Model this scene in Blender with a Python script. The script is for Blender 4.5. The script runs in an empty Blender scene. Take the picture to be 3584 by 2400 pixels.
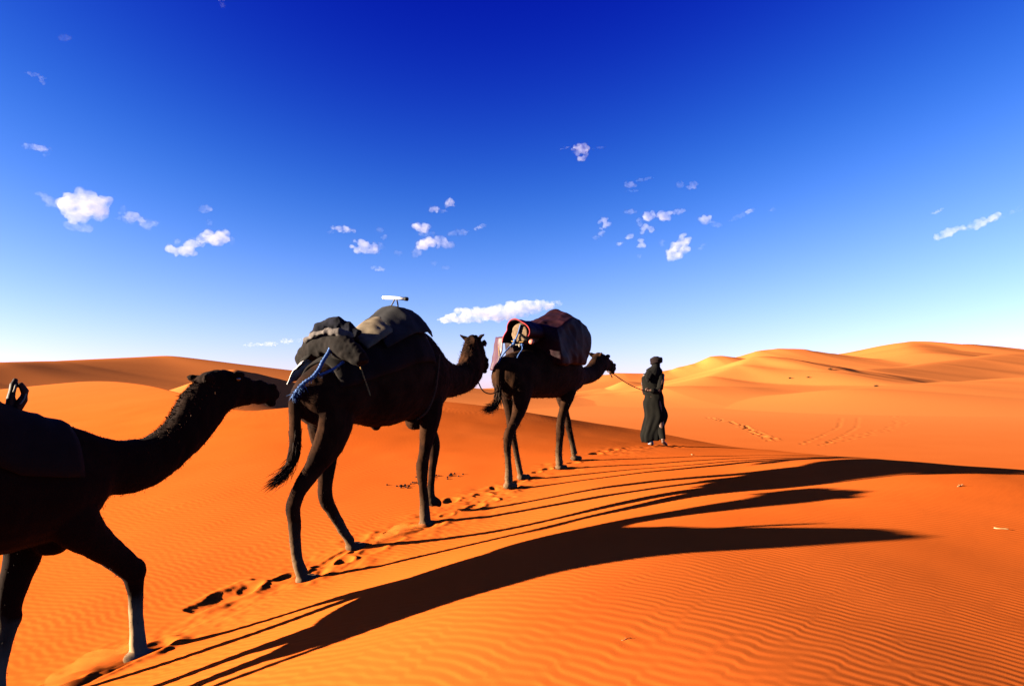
import bpy, bmesh, math, random
import numpy as np
from mathutils import Vector, Matrix, Euler, Quaternion

SC = bpy.context.scene
COL = SC.collection
R = math.radians
random.seed(7)
RNG = np.random.default_rng(11)
ZC = 1.7                       # camera height above the datum

# ------------------------------------------------------------------ camera
cd = bpy.data.cameras.new('camera'); cam = bpy.data.objects.new('camera', cd); COL.objects.link(cam)
cd.sensor_fit = 'HORIZONTAL'; cd.sensor_width = 36; cd.lens = 24
cd.clip_start = 0.05; cd.clip_end = 20000
cam.location = (0, 0, ZC)
cam.rotation_euler = (R(90) + math.atan(180 / 2389.33), 0, 0)
SC.camera = cam

# ------------------------------------------------------------------ light and sky
EXPO = 3.2
SUN_AZ, SUN_EL = 80.0, 10.9     # the sunlight travels towards this azimuth (clockwise from +Y)
w = bpy.data.worlds.new('World'); SC.world = w; w.use_nodes = True
nt = w.node_tree; nt.nodes.clear()
sky = nt.nodes.new('ShaderNodeTexSky'); sky.sky_type = 'NISHITA'; sky.sun_disc = False
sky.sun_elevation = R(SUN_EL); sky.sun_rotation = R(SUN_AZ + 180)
sky.altitude = 800; sky.air_density = 1.0; sky.dust_density = 0.35; sky.ozone_density = 2.5
# the slide film's black point: each channel of the sky loses its faint end, so the zenith goes deep blue
sep = nt.nodes.new('ShaderNodeSeparateColor'); cmb = nt.nodes.new('ShaderNodeCombineColor')
nt.links.new(sky.outputs[0], sep.inputs[0])
def _ch(i, black, gain):
    m1 = nt.nodes.new('ShaderNodeMath'); m1.operation = 'SUBTRACT'; m1.inputs[1].default_value = black
    m2 = nt.nodes.new('ShaderNodeMath'); m2.operation = 'SMOOTH_MAX'; m2.inputs[1].default_value = 0.0; m2.inputs[2].default_value = .6
    m3 = nt.nodes.new('ShaderNodeMath'); m3.operation = 'MULTIPLY'; m3.inputs[1].default_value = gain * 10 / 2 ** EXPO
    nt.links.new(sep.outputs[i], m1.inputs[0]); nt.links.new(m1.outputs[0], m2.inputs[0]); nt.links.new(m2.outputs[0], m3.inputs[0])
    return m3.outputs[0]
r_, g_, b_ = _ch(0, *(0.92, 0.34)), _ch(1, *(1.2, 0.292)), _ch(2, *(0.78, 0.345))
ma = nt.nodes.new('ShaderNodeMath'); ma.operation = 'MULTIPLY_ADD'; ma.inputs[1].default_value = 0.35
nt.links.new(r_, ma.inputs[0]); nt.links.new(b_, ma.inputs[2])
nt.links.new(r_, cmb.inputs[0]); nt.links.new(g_, cmb.inputs[1]); nt.links.new(ma.outputs[0], cmb.inputs[2])
bg = nt.nodes.new('ShaderNodeBackground'); bg.inputs['Strength'].default_value = 0.1
out = nt.nodes.new('ShaderNodeOutputWorld')
nt.links.new(cmb.outputs[0], bg.inputs[0]); nt.links.new(bg.outputs[0], out.inputs[0])

sl = bpy.data.lights.new('sun', 'SUN'); sl.energy = 5.0; sl.angle = R(0.5); sl.color = (1.0, 0.84, 0.62)
so = bpy.data.objects.new('sun', sl); COL.objects.link(so); so.location = (-40, -4, 10)
sdir = Vector((math.sin(R(SUN_AZ)) * math.cos(R(SUN_EL)), math.cos(R(SUN_AZ)) * math.cos(R(SUN_EL)), -math.sin(R(SUN_EL))))
so.rotation_euler = sdir.to_track_quat('-Z', 'Y').to_euler()

vs = SC.view_settings
SC.display_settings.display_device = 'sRGB'
vs.view_transform = 'Standard'; vs.look = 'None'; vs.gamma = 1.0; vs.use_curve_mapping = False
vs.exposure = EXPO
SC.cycles.max_bounces = 4; SC.cycles.diffuse_bounces = 0; SC.cycles.volume_bounces = 1
SC.cycles.transparent_max_bounces = 12
SC.cycles.use_denoising = True

# ------------------------------------------------------------------ helpers
def tag(o, label=None, cat=None, group=None, kind=None):
    if label: o['label'] = label
    if cat: o['category'] = cat
    if group: o['group'] = group
    if kind: o['kind'] = kind
    return o

def link(name, me, mat=None, parent=None, smooth=True):
    o = bpy.data.objects.new(name, me); COL.objects.link(o)
    if mat is not None and not me.materials: me.materials.append(mat)
    if smooth: me.polygons.foreach_set('use_smooth', np.ones(len(me.polygons), dtype=bool))
    if parent is not None: o.parent = parent
    return o

def mesh_np(name, V, Fq):
    """mesh from float array (n,3) and int array of quads or triangles, fast"""
    V = np.asarray(V, dtype=np.float32); Fq = np.asarray(Fq, dtype=np.int32)
    me = bpy.data.meshes.new(name)
    me.vertices.add(len(V)); me.vertices.foreach_set('co', V.ravel())
    k = Fq.shape[1]
    me.loops.add(Fq.size); me.loops.foreach_set('vertex_index', Fq.ravel())
    me.polygons.add(len(Fq)); me.polygons.foreach_set('loop_start', np.arange(0, Fq.size, k, dtype=np.int32))
    me.update(calc_edges=True); me.validate()
    return me

# value noise, vectorised
_perm = np.random.default_rng(5).permutation(4096)
_val = np.random.default_rng(6).uniform(-1, 1, 4096)
def _h(ix, iy, iz=0):
    return _val[_perm[(_perm[(_perm[ix & 4095] + iy) & 4095] + iz) & 4095]]
def vnoise(x, y, z=None):
    x = np.asarray(x, float); y = np.asarray(y, float)
    ix = np.floor(x).astype(np.int64); iy = np.floor(y).astype(np.int64)
    fx = x - ix; fy = y - iy
    fx = fx * fx * fx * (fx * (fx * 6 - 15) + 10); fy = fy * fy * fy * (fy * (fy * 6 - 15) + 10)
    if z is None:
        a = _h(ix, iy); b = _h(ix + 1, iy); c = _h(ix, iy + 1); d = _h(ix + 1, iy + 1)
        return (a + (b - a) * fx) * (1 - fy) + (c + (d - c) * fx) * fy
    z = np.asarray(z, float); iz = np.floor(z).astype(np.int64); fz = z - iz; fz = fz * fz * (3 - 2 * fz)
    r = []
    for k in (0, 1):
        a = _h(ix, iy, iz + k); b = _h(ix + 1, iy, iz + k); c = _h(ix, iy + 1, iz + k); d = _h(ix + 1, iy + 1, iz + k)
        r.append((a + (b - a) * fx) * (1 - fy) + (c + (d - c) * fx) * fy)
    return r[0] + (r[1] - r[0]) * fz
def fbm(x, y, o=4, z=None):
    s = 0; a = 1.0; f = 1.0
    for i in range(o):
        s = s + a * vnoise(x * f + 17.3 * i, y * f - 9.1 * i, None if z is None else z * f + 3.7 * i); a *= 0.5; f *= 2.03
    return s

def nodes_mat(name):
    m = bpy.data.materials.new(name); m.use_nodes = True
    n = m.node_tree.nodes; l = m.node_tree.links
    return m, n, l, n['Principled BSDF']

def mat_noise(name, c1, c2, scale=8.0, rough=0.9, bump=0.0, bscale=60.0, sheen=0.0, spec=0.1, detail=6.0, stretch=None):
    m, n, l, b = nodes_mat(name)
    tc = n.new('ShaderNodeTexCoord'); src = tc.outputs['Object']
    if stretch:
        mp = n.new('ShaderNodeMapping'); mp.inputs['Scale'].default_value = stretch
        l.new(src, mp.inputs[0]); src = mp.outputs[0]
    nz = n.new('ShaderNodeTexNoise'); nz.inputs['Scale'].default_value = scale; nz.inputs['Detail'].default_value = detail
    l.new(src, nz.inputs['Vector'])
    cr = n.new('ShaderNodeValToRGB'); cr.color_ramp.elements[0].position = 0.35; cr.color_ramp.elements[1].position = 0.65
    cr.color_ramp.elements[0].color = (*c1, 1); cr.color_ramp.elements[1].color = (*c2, 1)
    l.new(nz.outputs['Fac'], cr.inputs[0]); l.new(cr.outputs[0], b.inputs['Base Color'])
    b.inputs['Roughness'].default_value = rough; b.inputs['Specular IOR Level'].default_value = spec
    b.inputs['Sheen Weight'].default_value = sheen
    if bump > 0:
        n2 = n.new('ShaderNodeTexNoise'); n2.inputs['Scale'].default_value = bscale; n2.inputs['Detail'].default_value = 5
        l.new(src, n2.inputs['Vector'])
        bp = n.new('ShaderNodeBump'); bp.inputs['Strength'].default_value = .7; bp.inputs['Distance'].default_value = bump * .5
        l.new(n2.outputs['Fac'], bp.inputs['Height']); l.new(bp.outputs[0], b.inputs['Normal'])
    return m

# ------------------------------------------------------------------ the ground: a dune in front, a trough, dunes behind
# heights measured from eye level; ZC lifts them to the datum
SHADOW= [(-1.64, 6.16, -1.58), (-1.53, 6.18, -1.55), (-1.11, 6.25, -1.48), (-0.73, 6.32, -1.41), (-0.34, 6.39, -1.33), (0.06, 6.46, -1.26), (0.48, 6.53, -1.18), (0.84, 6.6, -1.12), (1.13, 6.65, -1.08), (1.63, 6.74, -0.99), (-1.41, 6.78, -1.45), (-1.19, 6.82, -1.44), (-0.95, 6.86, -1.41), (-0.51, 6.94, -1.37), (-0.08, 7.01, -1.31), (0.37, 7.09, -1.23), (0.91, 7.19, -1.13), (1.23, 7.24, -1.07), (1.78, 7.34, -1.0), (-0.75, 7.41, -1.33), (-0.24, 7.5, -1.29), (0.24, 7.58, -1.23), (0.98, 7.72, -1.11), (1.32, 7.78, -1.08), (1.96, 7.89, -1.01), (-0.34, 8.06, -1.27), (0.25, 8.16, -1.18), (1.06, 8.3, -1.07), (1.66, 8.41, -1.03), (2.74, 8.6, -0.98), (0.09, 8.92, -1.19), (0.66, 9.02, -1.14), (1.16, 9.11, -1.08), (1.56, 9.18, -1.03), (2.37, 9.32, -0.97), (3.2, 9.47, -0.91), (0.26, 9.52, -1.12), (1.24, 9.69, -1.06), (2.23, 9.87, -1.01), (3.26, 10.05, -0.95), (0.85, 10.17, -1.06), (0.88, 10.17, -1.06), (2.36, 10.43, -1.0), (3.61, 10.65, -0.96), (1.13, 10.96, -1.02), (2.87, 11.27, -0.98), (4.22, 11.5, -0.99), (3.07, 13.91, -1.05), (3.98, 14.07, -1.07), (4.82, 14.22, -1.12), (5.37, 14.31, -1.16), (-2.52, 4.79, -1.77), (-2.15, 4.85, -1.69), (-1.88, 4.9, -1.62), (-1.6, 4.95, -1.55), (-1.37, 4.99, -1.47), (1.71, 6.74, -0.96), (2.51, 6.88, -0.92), (3.57, 7.07, -0.83), (4.69, 7.27, -0.81)]
CREST= [(-29.93, 40.0, 0.3), (-24.22, 39.0, 0.76), (-11.52, 23.7, -0.02), (-6.76, 16.8, -0.48), (-5.45, 17.4, -0.35), (-4.0, 19.5, -0.19), (-2.29, 21.0, -0.19), (0.35, 19.0, -0.49), (1.64, 20.0, -0.71), (3.87, 18.5, -1.03), (5.16, 13.8, -1.1), (4.84, 9.2, -0.86), (5.22, 8.2, -0.85), (5.86, 7.9, -0.86)]
RIDGES={
  'big_left': [(-54.5, 60.8, 2.4), (-54.0, 72.0, 3.4), (-54.0, 80.0, 3.9), (-50.4, 99.2, 5.6), (-47.0, 108.8, 5.1)] ,
  'slip': [(-23.6, 58.0, 2.1), (-22.9, 60.0, 1.9), (-22.9, 65.0, 1.6), (-22.6, 72.0, 1.1), (-20.8, 84.0, 0.4)] ,
  'sky1': [(26.6, 260.0, 6.9), (41.1, 260.0, 8.0), (48.3, 260.0, 7.8), (57.6, 260.0, 8.8), (62.5, 260.0, 10.4), (68.0, 260.0, 11.6), (75.0, 260.0, 14.5), (78.4, 260.0, 14.7), (84.0, 260.0, 14.0)] ,
  'sky2': [(103.9, 330.0, 16.9), (118.0, 330.0, 21.1), (127.7, 330.0, 22.1), (139.1, 330.0, 21.9), (146.1, 330.0, 20.8), (153.5, 330.0, 19.8)] ,
  'sky3': [(185.8, 420.0, 22.6), (210.5, 420.0, 26.5), (233.0, 420.0, 29.8), (244.3, 420.0, 32.9), (251.0, 420.0, 33.2), (266.6, 420.0, 32.4), (288.8, 420.0, 30.2), (315.8, 420.0, 28.7), (366.7, 420.0, 25.9)] ,
  'spur3': [(240.2, 415.0, 31.7), (217.0, 370.0, 25.8), (187.5, 310.0, 18.7)] ,
  'mid1': [(33.0, 118.0, 3.1), (40.7, 125.0, 5.4), (45.4, 130.0, 7.2), (47.9, 132.0, 7.4), (50.3, 132.0, 7.2), (58.0, 132.0, 6.1), (67.3, 131.0, 4.7), (81.5, 129.0, 2.5), (87.7, 128.0, 2.1)] ,
  'mid2': [(76.6, 150.0, 5.5), (91.3, 165.0, 6.4), (115.3, 190.0, 8.7), (141.9, 215.0, 11.4), (171.2, 240.0, 14.0), (195.4, 260.0, 15.9), (254.1, 300.0, 20.1)] ,
  'near_right': [(40.0, 78.0, 0.6), (48.6, 84.0, 1.2), (59.3, 90.0, 1.7), (71.9, 96.0, 2.4), (91.5, 105.0, 3.1)] ,
  'low1': [(6.2, 100.0, -0.8), (12.9, 100.0, -0.1), (17.1, 100.0, 0.4), (21.1, 100.0, 1.1), (25.6, 100.0, 1.2), (31.4, 100.0, 1.1), (39.3, 100.0, 0.7), (47.3, 100.0, 0.7)] ,
  'low2': [(42.4, 135.0, 3.1), (42.3, 125.0, 2.7), (41.4, 118.0, 2.1), (42.6, 112.0, 1.5), (43.9, 108.0, 1.2)] ,
  'far0': [(-79.1, 350.0, -2.3), (-23.7, 350.0, 0.3), (-7.6, 350.0, 1.9), (8.5, 350.0, 2.3), (28.9, 350.0, 3.2), (36.3, 350.0, 5.1), (42.4, 350.0, 7.6), (53.9, 350.0, 11.0), (65.6, 350.0, 10.8)] ,
  'low3': [(20.6, 160.0, 1.4), (25.3, 160.0, 3.1), (30.3, 160.0, 2.7), (35.4, 160.0, 3.3), (40.9, 160.0, 3.1), (44.3, 160.0, 3.9)] ,
}

EXTRA = [(0, 0, -1.0), (-1, 2, -1.2), (0, 3, -.96), (0, 4.6, -1.05), (1.2, 5, -.95), (2.6, 6.1, -.92), (2, 2, -1.04), (2, 3.5, -.985), (2, 5, -.935), (4, 3, -1.13), (4, 5, -.97), (6, 6, -.97),
         (-4, 3, -2.1), (-3.2, 3.9, -1.95), (-3.5, 5.6, -1.78), (-3.4, 8, -1.42), (-2.5, 12, -.96), (-8, 7, -2.1), (-8, 14, -1.05), (-4, 14, -.70), (-14, 20, -.87), (-14, 28, .33),
         (-7, 0, -2.8), (-14, 4, -3.0), (-14, -6, -3.8), (0, -10, -1.6), (12, -4, -1.7), (12, 4, -1.7), (14, 10, -2.0), (-26, 14, -2.8), (-24, -4, -4.2)]
# side slope and front slope of every far ridge, how round its crest is, level of its foot
RSET = {'big_left': ([.22, .2, .17, .14, .135], .12, 2.0, -5), 'slip': (.62, .5, 1.0, -5), 'sky1': (.20, .3, 1.6, -5), 'sky2': (.20, .3, 2.2, -5),
        'sky3': (.20, .3, 3, -5), 'spur3': (.22, .2, 8, -5), 'mid1': (.17, .3, 1.4, -4.5), 'mid2': (.22, .25, 3, -5),
        'near_right': (.13, .2, 6, -6), 'low1': (.11, .25, 2.5, -5), 'low2': (.16, .3, .8, -4), 'far0': (.10, .2, 2, -6), 'low3': (.16, .3, 1.5, -4)}

def tps_fit(P, Z, lam):
    d = np.sqrt(((P[:, None] - P[None]) ** 2).sum(-1)); K = np.where(d > 0, d * d * np.log(d + 1e-12), 0)
    n = len(P); A = np.zeros((n + 3, n + 3)); A[:n, :n] = K + lam * np.eye(n)
    A[:n, n] = 1; A[:n, n + 1:] = P; A[n, :n] = 1; A[n + 1:, :n] = P.T
    return np.linalg.solve(A, np.r_[Z, 0, 0, 0])
_ctrl = np.array(SHADOW + CREST + EXTRA)
_tp, _tw = _ctrl[:, :2], None
_tw = tps_fit(_tp, _ctrl[:, 2], 0.35)
def tps(x, y):
    z = _tw[-3] + _tw[-2] * x + _tw[-1] * y
    for (px, py), wgt in zip(_tp, _tw[:-3]):
        q = (x - px) ** 2 + (y - py) ** 2
        z = z + wgt * 0.5 * q * np.log(q + 1e-12)
    return z
_caz = np.degrees(np.arctan2([p[0] for p in CREST], [p[1] for p in CREST])); _cr = np.hypot([p[0] for p in CREST], [p[1] for p in CREST])
_caz = np.r_[-180, -120, -70, -50, _caz, 50, 70, 120, 180]; _cr = np.r_[40, 42, 46, 48, _cr, 11, 14, 30, 40]
def _smoothtab(a):
    r = 0
    for k in (-1.5, -.75, 0, .75, 1.5): r = r + np.interp(a + k, _caz, _cr)
    return r / 5

def ridge_h(x, y, P, sR, sL, wd, base):
    """height over its foot of a dune with crest P: soft blend of the nearest crest stretches, one slope each side"""
    P = np.array(P); SRl = np.array(sR) if isinstance(sR, list) else np.full(len(P), sR); rec = []
    for i in range(len(P) - 1):
        a, b = P[i], P[i + 1]; dx, dy = b[0] - a[0], b[1] - a[1]; L2 = dx * dx + dy * dy
        t = np.clip(((x - a[0]) * dx + (y - a[1]) * dy) / L2, 0, 1)
        d = np.hypot(x - a[0] - t * dx, y - a[1] - t * dy)
        side = ((x - a[0]) * dy - (y - a[1]) * dx) / L2 ** .5     # >0 right of the direction of travel
        q = np.clip(side / np.maximum(d, 1.2 * wd) * .5 + .5, 0, 1); q = q * q * (3 - 2 * q)
        sr = SRl[i] + t * (SRl[i + 1] - SRl[i])
        rec.append((d, a[2] + t * (b[2] - a[2]) - base, sL + (sr - sL) * q))
    D = np.stack([r[0] for r in rec]); best = D.min(0)
    W = np.exp(-(D - best) / (.10 * best + .25 * wd)); W /= W.sum(0)
    H = (W * np.stack([r[1] for r in rec])).sum(0); s = (W * np.stack([r[2] for r in rec])).sum(0)
    g = np.sqrt(best ** 2 + wd ** 2) - wd
    return H * np.exp(-s * g / np.maximum(H, .5))

def far_h(x, y):
    base = -6 + 0.7 * fbm(x / 45, y / 45, 3)
    acc = np.zeros(x.shape); k = 2.2
    wx = x + 5 * fbm(x / 40 + 3, y / 40, 2); wy = y + 5 * fbm(x / 40, y / 40 + 7, 2)
    tot = np.exp(k * np.minimum(base + 6, 12) * 1.0)
    hs_ = [base]
    for nm, P in RIDGES.items():
        sR, sL, wd, bs = RSET[nm]
        amp = 0.0 if nm in ('big_left', 'slip') else 1.0
        hs_.append(bs + ridge_h(x + (wx - x) * amp * .35, y + (wy - y) * amp * .35, P, sR, sL, wd, bs))
    hs_ = np.stack(hs_); mx = hs_.max(0)
    return mx + np.log(np.exp(k * (hs_ - mx)).sum(0)) / k * 0.6

def near_h(x, y):
    r = np.hypot(x, y) + 1e-9; az = np.degrees(np.arctan2(x, y)); rc = _smoothtab(az)
    lim = np.minimum(r, rc + 1.0); q = lim / r
    z = tps(x * q, y * q)
    t = np.maximum(r - rc, 0)
    return z - 0.5 * t * t / (t + 5.0)

# footprints and scuffs: (x, y, heading, half length, half width, depth, rim)
PRINTS = [(-2.36, 5.77, 34, 0.30, 0.15, 0.034, 0.009), (-2.22, 5.96, 52, 0.119, 0.086, 0.0173, 0.0052), (-1.97, 6.14, 45, 0.139, 0.086, 0.0292, 0.0094), (-1.75, 6.03, 23, 0.179, 0.115, 0.0053, 0.0074), (-1.67, 6.48, 32, 0.22, 0.05, 0.0112, 0.0054), (-1.53, 6.34, 40, 0.088, 0.076, 0.0338, 0.0087), (-1.33, 6.58, 46, 0.151, 0.106, 0.0112, 0.0053), (-1.58, 6.96, 23, 0.17, 0.137, 0.0045, 0.0066), (-1.21, 6.82, 78, 0.141, 0.091, 0.0105, 0.004), (-1.23, 7.06, 16, 0.097, 0.077, 0.0203, 0.0053), (-0.91, 7.26, 13, 0.106, 0.093, 0.0188, 0.008), (-0.85, 7.29, 63, 0.13, 0.122, 0.0045, 0.005), (-0.72, 7.62, 28, 0.102, 0.06, 0.0112, 0.004), (-0.72, 8.34, 19, 0.143, 0.089, 0.024, 0.0061), (-0.37, 8.51, 47, 0.129, 0.108, 0.0173, 0.0079), (-0.43, 7.92, 39, 0.123, 0.091, 0.0188, 0.0054), (-0.25, 8.14, 57, 0.09, 0.082, 0.012, 0.0075), (-0.21, 8.95, 25, 0.078, 0.088, 0.018, 0.0059), (-0.04, 8.92, 63, 0.099, 0.087, 0.006, 0.0061), (0.1, 9.26, 34, 0.1, 0.074, 0.0188, 0.0065), (0.52, 10.05, 20, 0.11, 0.069, 0.0203, 0.0057), (0.35, 9.83, 31, 0.086, 0.065, 0.0165, 0.0043), (0.93, 10.53, 35, 0.105, 0.075, 0.0158, 0.0058), (1.42, 11.62, 27, 0.149, 0.093, 0.0277, 0.0048), (1.57, 11.99, 50, 0.083, 0.067, 0.0105, 0.0058), (1.82, 12.31, 22, 0.113, 0.074, 0.021, 0.0069), (2.14, 12.75, 50, 0.121, 0.085, 0.018, 0.0039), (2.53, 13.16, 46, 0.113, 0.074, 0.0105, 0.0062), (2.66, 13.45, 47, 0.142, 0.064, 0.0112, 0.006), (-2.49, 4.72, 29, 0.223, 0.113, 0.012, 0.0113), (-2.7, 4.4, 45, 0.363, 0.06, 0.021, 0.0083), (-3.04, 4.32, 51, 0.297, 0.078, 0.0105, 0.0093), (-2.62, 4.75, 66, 0.154, 0.105, 0.0105, 0.0054)]
def _trail(pts, step, depth, hl, hw, sway, seed):
    rng = np.random.default_rng(seed); pts = np.array(pts, float); k = 0
    for a, b in zip(pts[:-1], pts[1:]):
        L = np.hypot(*(b - a)); az = math.degrees(math.atan2(b[0] - a[0], b[1] - a[1])); nx, ny = (b[1] - a[1]) / L, -(b[0] - a[0]) / L
        for t in np.arange(0, L, step):
            k += 1; o = sway * (1 if k % 2 else -1) + rng.normal(0, sway * .5); p = a + (b - a) * t / L
            PRINTS.append((p[0] + nx * o, p[1] + ny * o, az + rng.normal(0, 12), hl * rng.uniform(.8, 1.2), hw * rng.uniform(.8, 1.2), depth * rng.uniform(.6, 1.3), depth * .25))
_trail([(15.2, 53), (15.1, 48), (14.5, 43), (13.7, 39.8), (12.9, 35.2), (12.2, 32)], .45, .07, .22, .16, .14, 4)      # the old track down in the trough
_trail([(28.5, 51), (25, 44), (20.7, 38.2), (17, 34), (14.0, 30.5)], .7, .018, .3, .16, .2, 5)
_trail([(24, 50), (19.5, 41), (15.5, 34.5), (12.5, 30)], .5, .012, .4, .12, .05, 6)
_trail([(25.2, 50), (20.6, 41), (16.4, 34.2), (13.3, 29.6)], .5, .012, .4, .12, .05, 7)

def big_h(x, y):
    a = near_h(x, y); b = far_h(x, y)
    k = 3.0; m = np.maximum(a, b)
    return m + np.log(np.exp(k * (a - m)) + np.exp(k * (b - m))) / k * np.exp(-np.abs(a - b))

def ripples(x, y):
    rng = np.random.default_rng(3); lam = 0.060
    wx = x + .16 * vnoise(x / 1.9, y / 1.9) + .035 * vnoise(x / .6 + 9, y / .6); wy = y + .16 * vnoise(x / 1.9 + 31, y / 1.9) + .035 * vnoise(x / .6, y / .6 + 5)
    bend = np.clip(-wx, -6, 8) * 0.05
    re = 0; im = 0
    for j in range(14):
        an = R(33) + rng.normal(0, R(7)); kk = 2 * math.pi / lam * (1 + rng.normal(0, .05)); ph = rng.uniform(0, 6.28)
        # crest direction swings a little from right to left
        p = kk * (math.sin(an) * wx + math.cos(an) * wy + 0.5 * bend * np.clip(-wx, -6, 8)) + ph
        re = re + np.cos(p); im = im + np.sin(p)
    ph = np.arctan2(im, re); mag = np.hypot(re, im) / 14 ** .5
    hgt = np.sin(ph + .45 * np.sin(ph))
    return hgt * np.minimum(1, .35 + mag)

def trail_mask(x, y):
    s = (x + 1.68) * math.sin(R(32)) + (y - 6.3) * math.cos(R(32)); wd = -(x + 1.68) * math.cos(R(32)) + (y - 6.3) * math.sin(R(32))
    return np.exp(-((wd + .05 + .12 * np.sin(s * 1.3)) / .42) ** 2) * (s < 9.5), s, wd

def fine_h(x, y, r):
    m, s, wd = trail_mask(x, y)
    mm = np.clip(m * (0.55 + .9 * vnoise(x / .55 + 4, y / .55)), 0, 1)
    amp = 0.00105 * (1 + .9 * np.clip((-.6 - x) / 1.2, 0, 1)) * (0.8 + .35 * vnoise(x / 2.3, y / 2.3 + 11)) * np.clip((24 - r) / 10, 0, 1) * (1 - .9 * mm)
    z = amp * ripples(x, y)
    z = z + mm * (0.014 * fbm(x / .22, y / .22, 3) + .006 * vnoise(x / .06, y / .06))
    z = z + 0.006 * fbm(x / 1.1 + 3, y / 1.1, 2) * np.clip((30 - r) / 10, 0, 1)
    lo_x, hi_x, lo_y, hi_y = x.min() - 1, x.max() + 1, y.min() - 1, y.max() + 1
    for (px, py, hd, hl, hw, dp, rim) in PRINTS:
        if not (lo_x < px < hi_x and lo_y < py < hi_y): continue
        k = (np.abs(x - px) < hl * 3 + .3) & (np.abs(y - py) < hl * 3 + .3)
        if not k.any(): continue
        dx = x[k] - px; dy = y[k] - py; u = (dx * math.sin(R(hd)) + dy * math.cos(R(hd))); v = (-dx * math.cos(R(hd)) + dy * math.sin(R(hd)))
        wob = 1 + .22 * vnoise(x[k] / .13, y[k] / .13)
        q = np.sqrt((u / hl) ** 2 + (v / hw) ** 2) * wob
        # steeper wall at the back of the step, sand pushed forward
        bowl = -dp * np.clip(1 - q ** 2, 0, 1) ** .8 * (1 - .35 * u / hl)
        ring = rim * np.exp(-((q - 1.22) / .28) ** 2) * (1 + .8 * np.clip(u / hl, -1, 1))
        z[k] += bowl + ring
    return z

def ground_z(x, y):
    """height of the sand (world) at one point"""
    X = np.array([x], float); Y = np.array([y], float)
    return float((big_h(X, Y) + fine_h(X, Y, np.hypot(X, Y)))[0]) + ZC

def build_ground():
    az = np.concatenate([np.linspace(-180, -60, 41)[:-1], np.linspace(-60, -41, 40)[:-1], np.linspace(-41, 41, 720)[:-1], np.linspace(41, 60, 40)[:-1], np.linspace(60, 180, 41)[:-1]])
    rr = [0.02, .15, .4, .7, 1.0, 1.3]
    while rr[-1] < 5000:
        q = rr[-1]
        if q < 1.7: d = .05
        elif q < 8.5: d = .0120
        elif q < 17: d = .0120 + (q - 8.5) * .0042
        elif q < 40: d = q * .0045
        elif q < 480: d = q * .0062
        else: d = q * .05
        rr.append(q + d)
    rr = np.array(rr); nR, nA = len(rr), len(az)
    A, RR = np.meshgrid(np.radians(az), rr); X = (RR * np.sin(A)).ravel(); Y = (RR * np.cos(A)).ravel(); r = RR.ravel()
    Z = np.empty_like(X)
    for i in range(0, len(X), 40000):
        sl_ = slice(i, i + 40000); Z[sl_] = big_h(X[sl_], Y[sl_])
        k = r[sl_] < 60
        if k.any():
            zz = Z[sl_]; zz[k] += fine_h(X[sl_][k], Y[sl_][k], r[sl_][k]); Z[sl_] = zz
    V = np.stack([X, Y, Z + ZC], 1)
    idx = np.arange(nR * nA).reshape(nR, nA)
    def quads(i0, i1):
        a = idx[i0:i1]; b = idx[i0 + 1:i1 + 1]
        return np.stack([a, np.roll(a, -1, 1), np.roll(b, -1, 1), b], -1).reshape(-1, 4)[:, ::-1]
    split = int(np.searchsorted(rr, 58.0))
    me = mesh_np('sand_ground', V[:(split + 1) * nA], quads(0, split))
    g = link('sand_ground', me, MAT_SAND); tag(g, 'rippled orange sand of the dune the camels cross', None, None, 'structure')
    F2 = quads(split, nR - 1) - split * nA
    me2 = mesh_np('distant_dunes', V[split * nA:], F2)
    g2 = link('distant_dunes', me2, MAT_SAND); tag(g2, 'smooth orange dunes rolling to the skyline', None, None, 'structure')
    return g, g2

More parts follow.
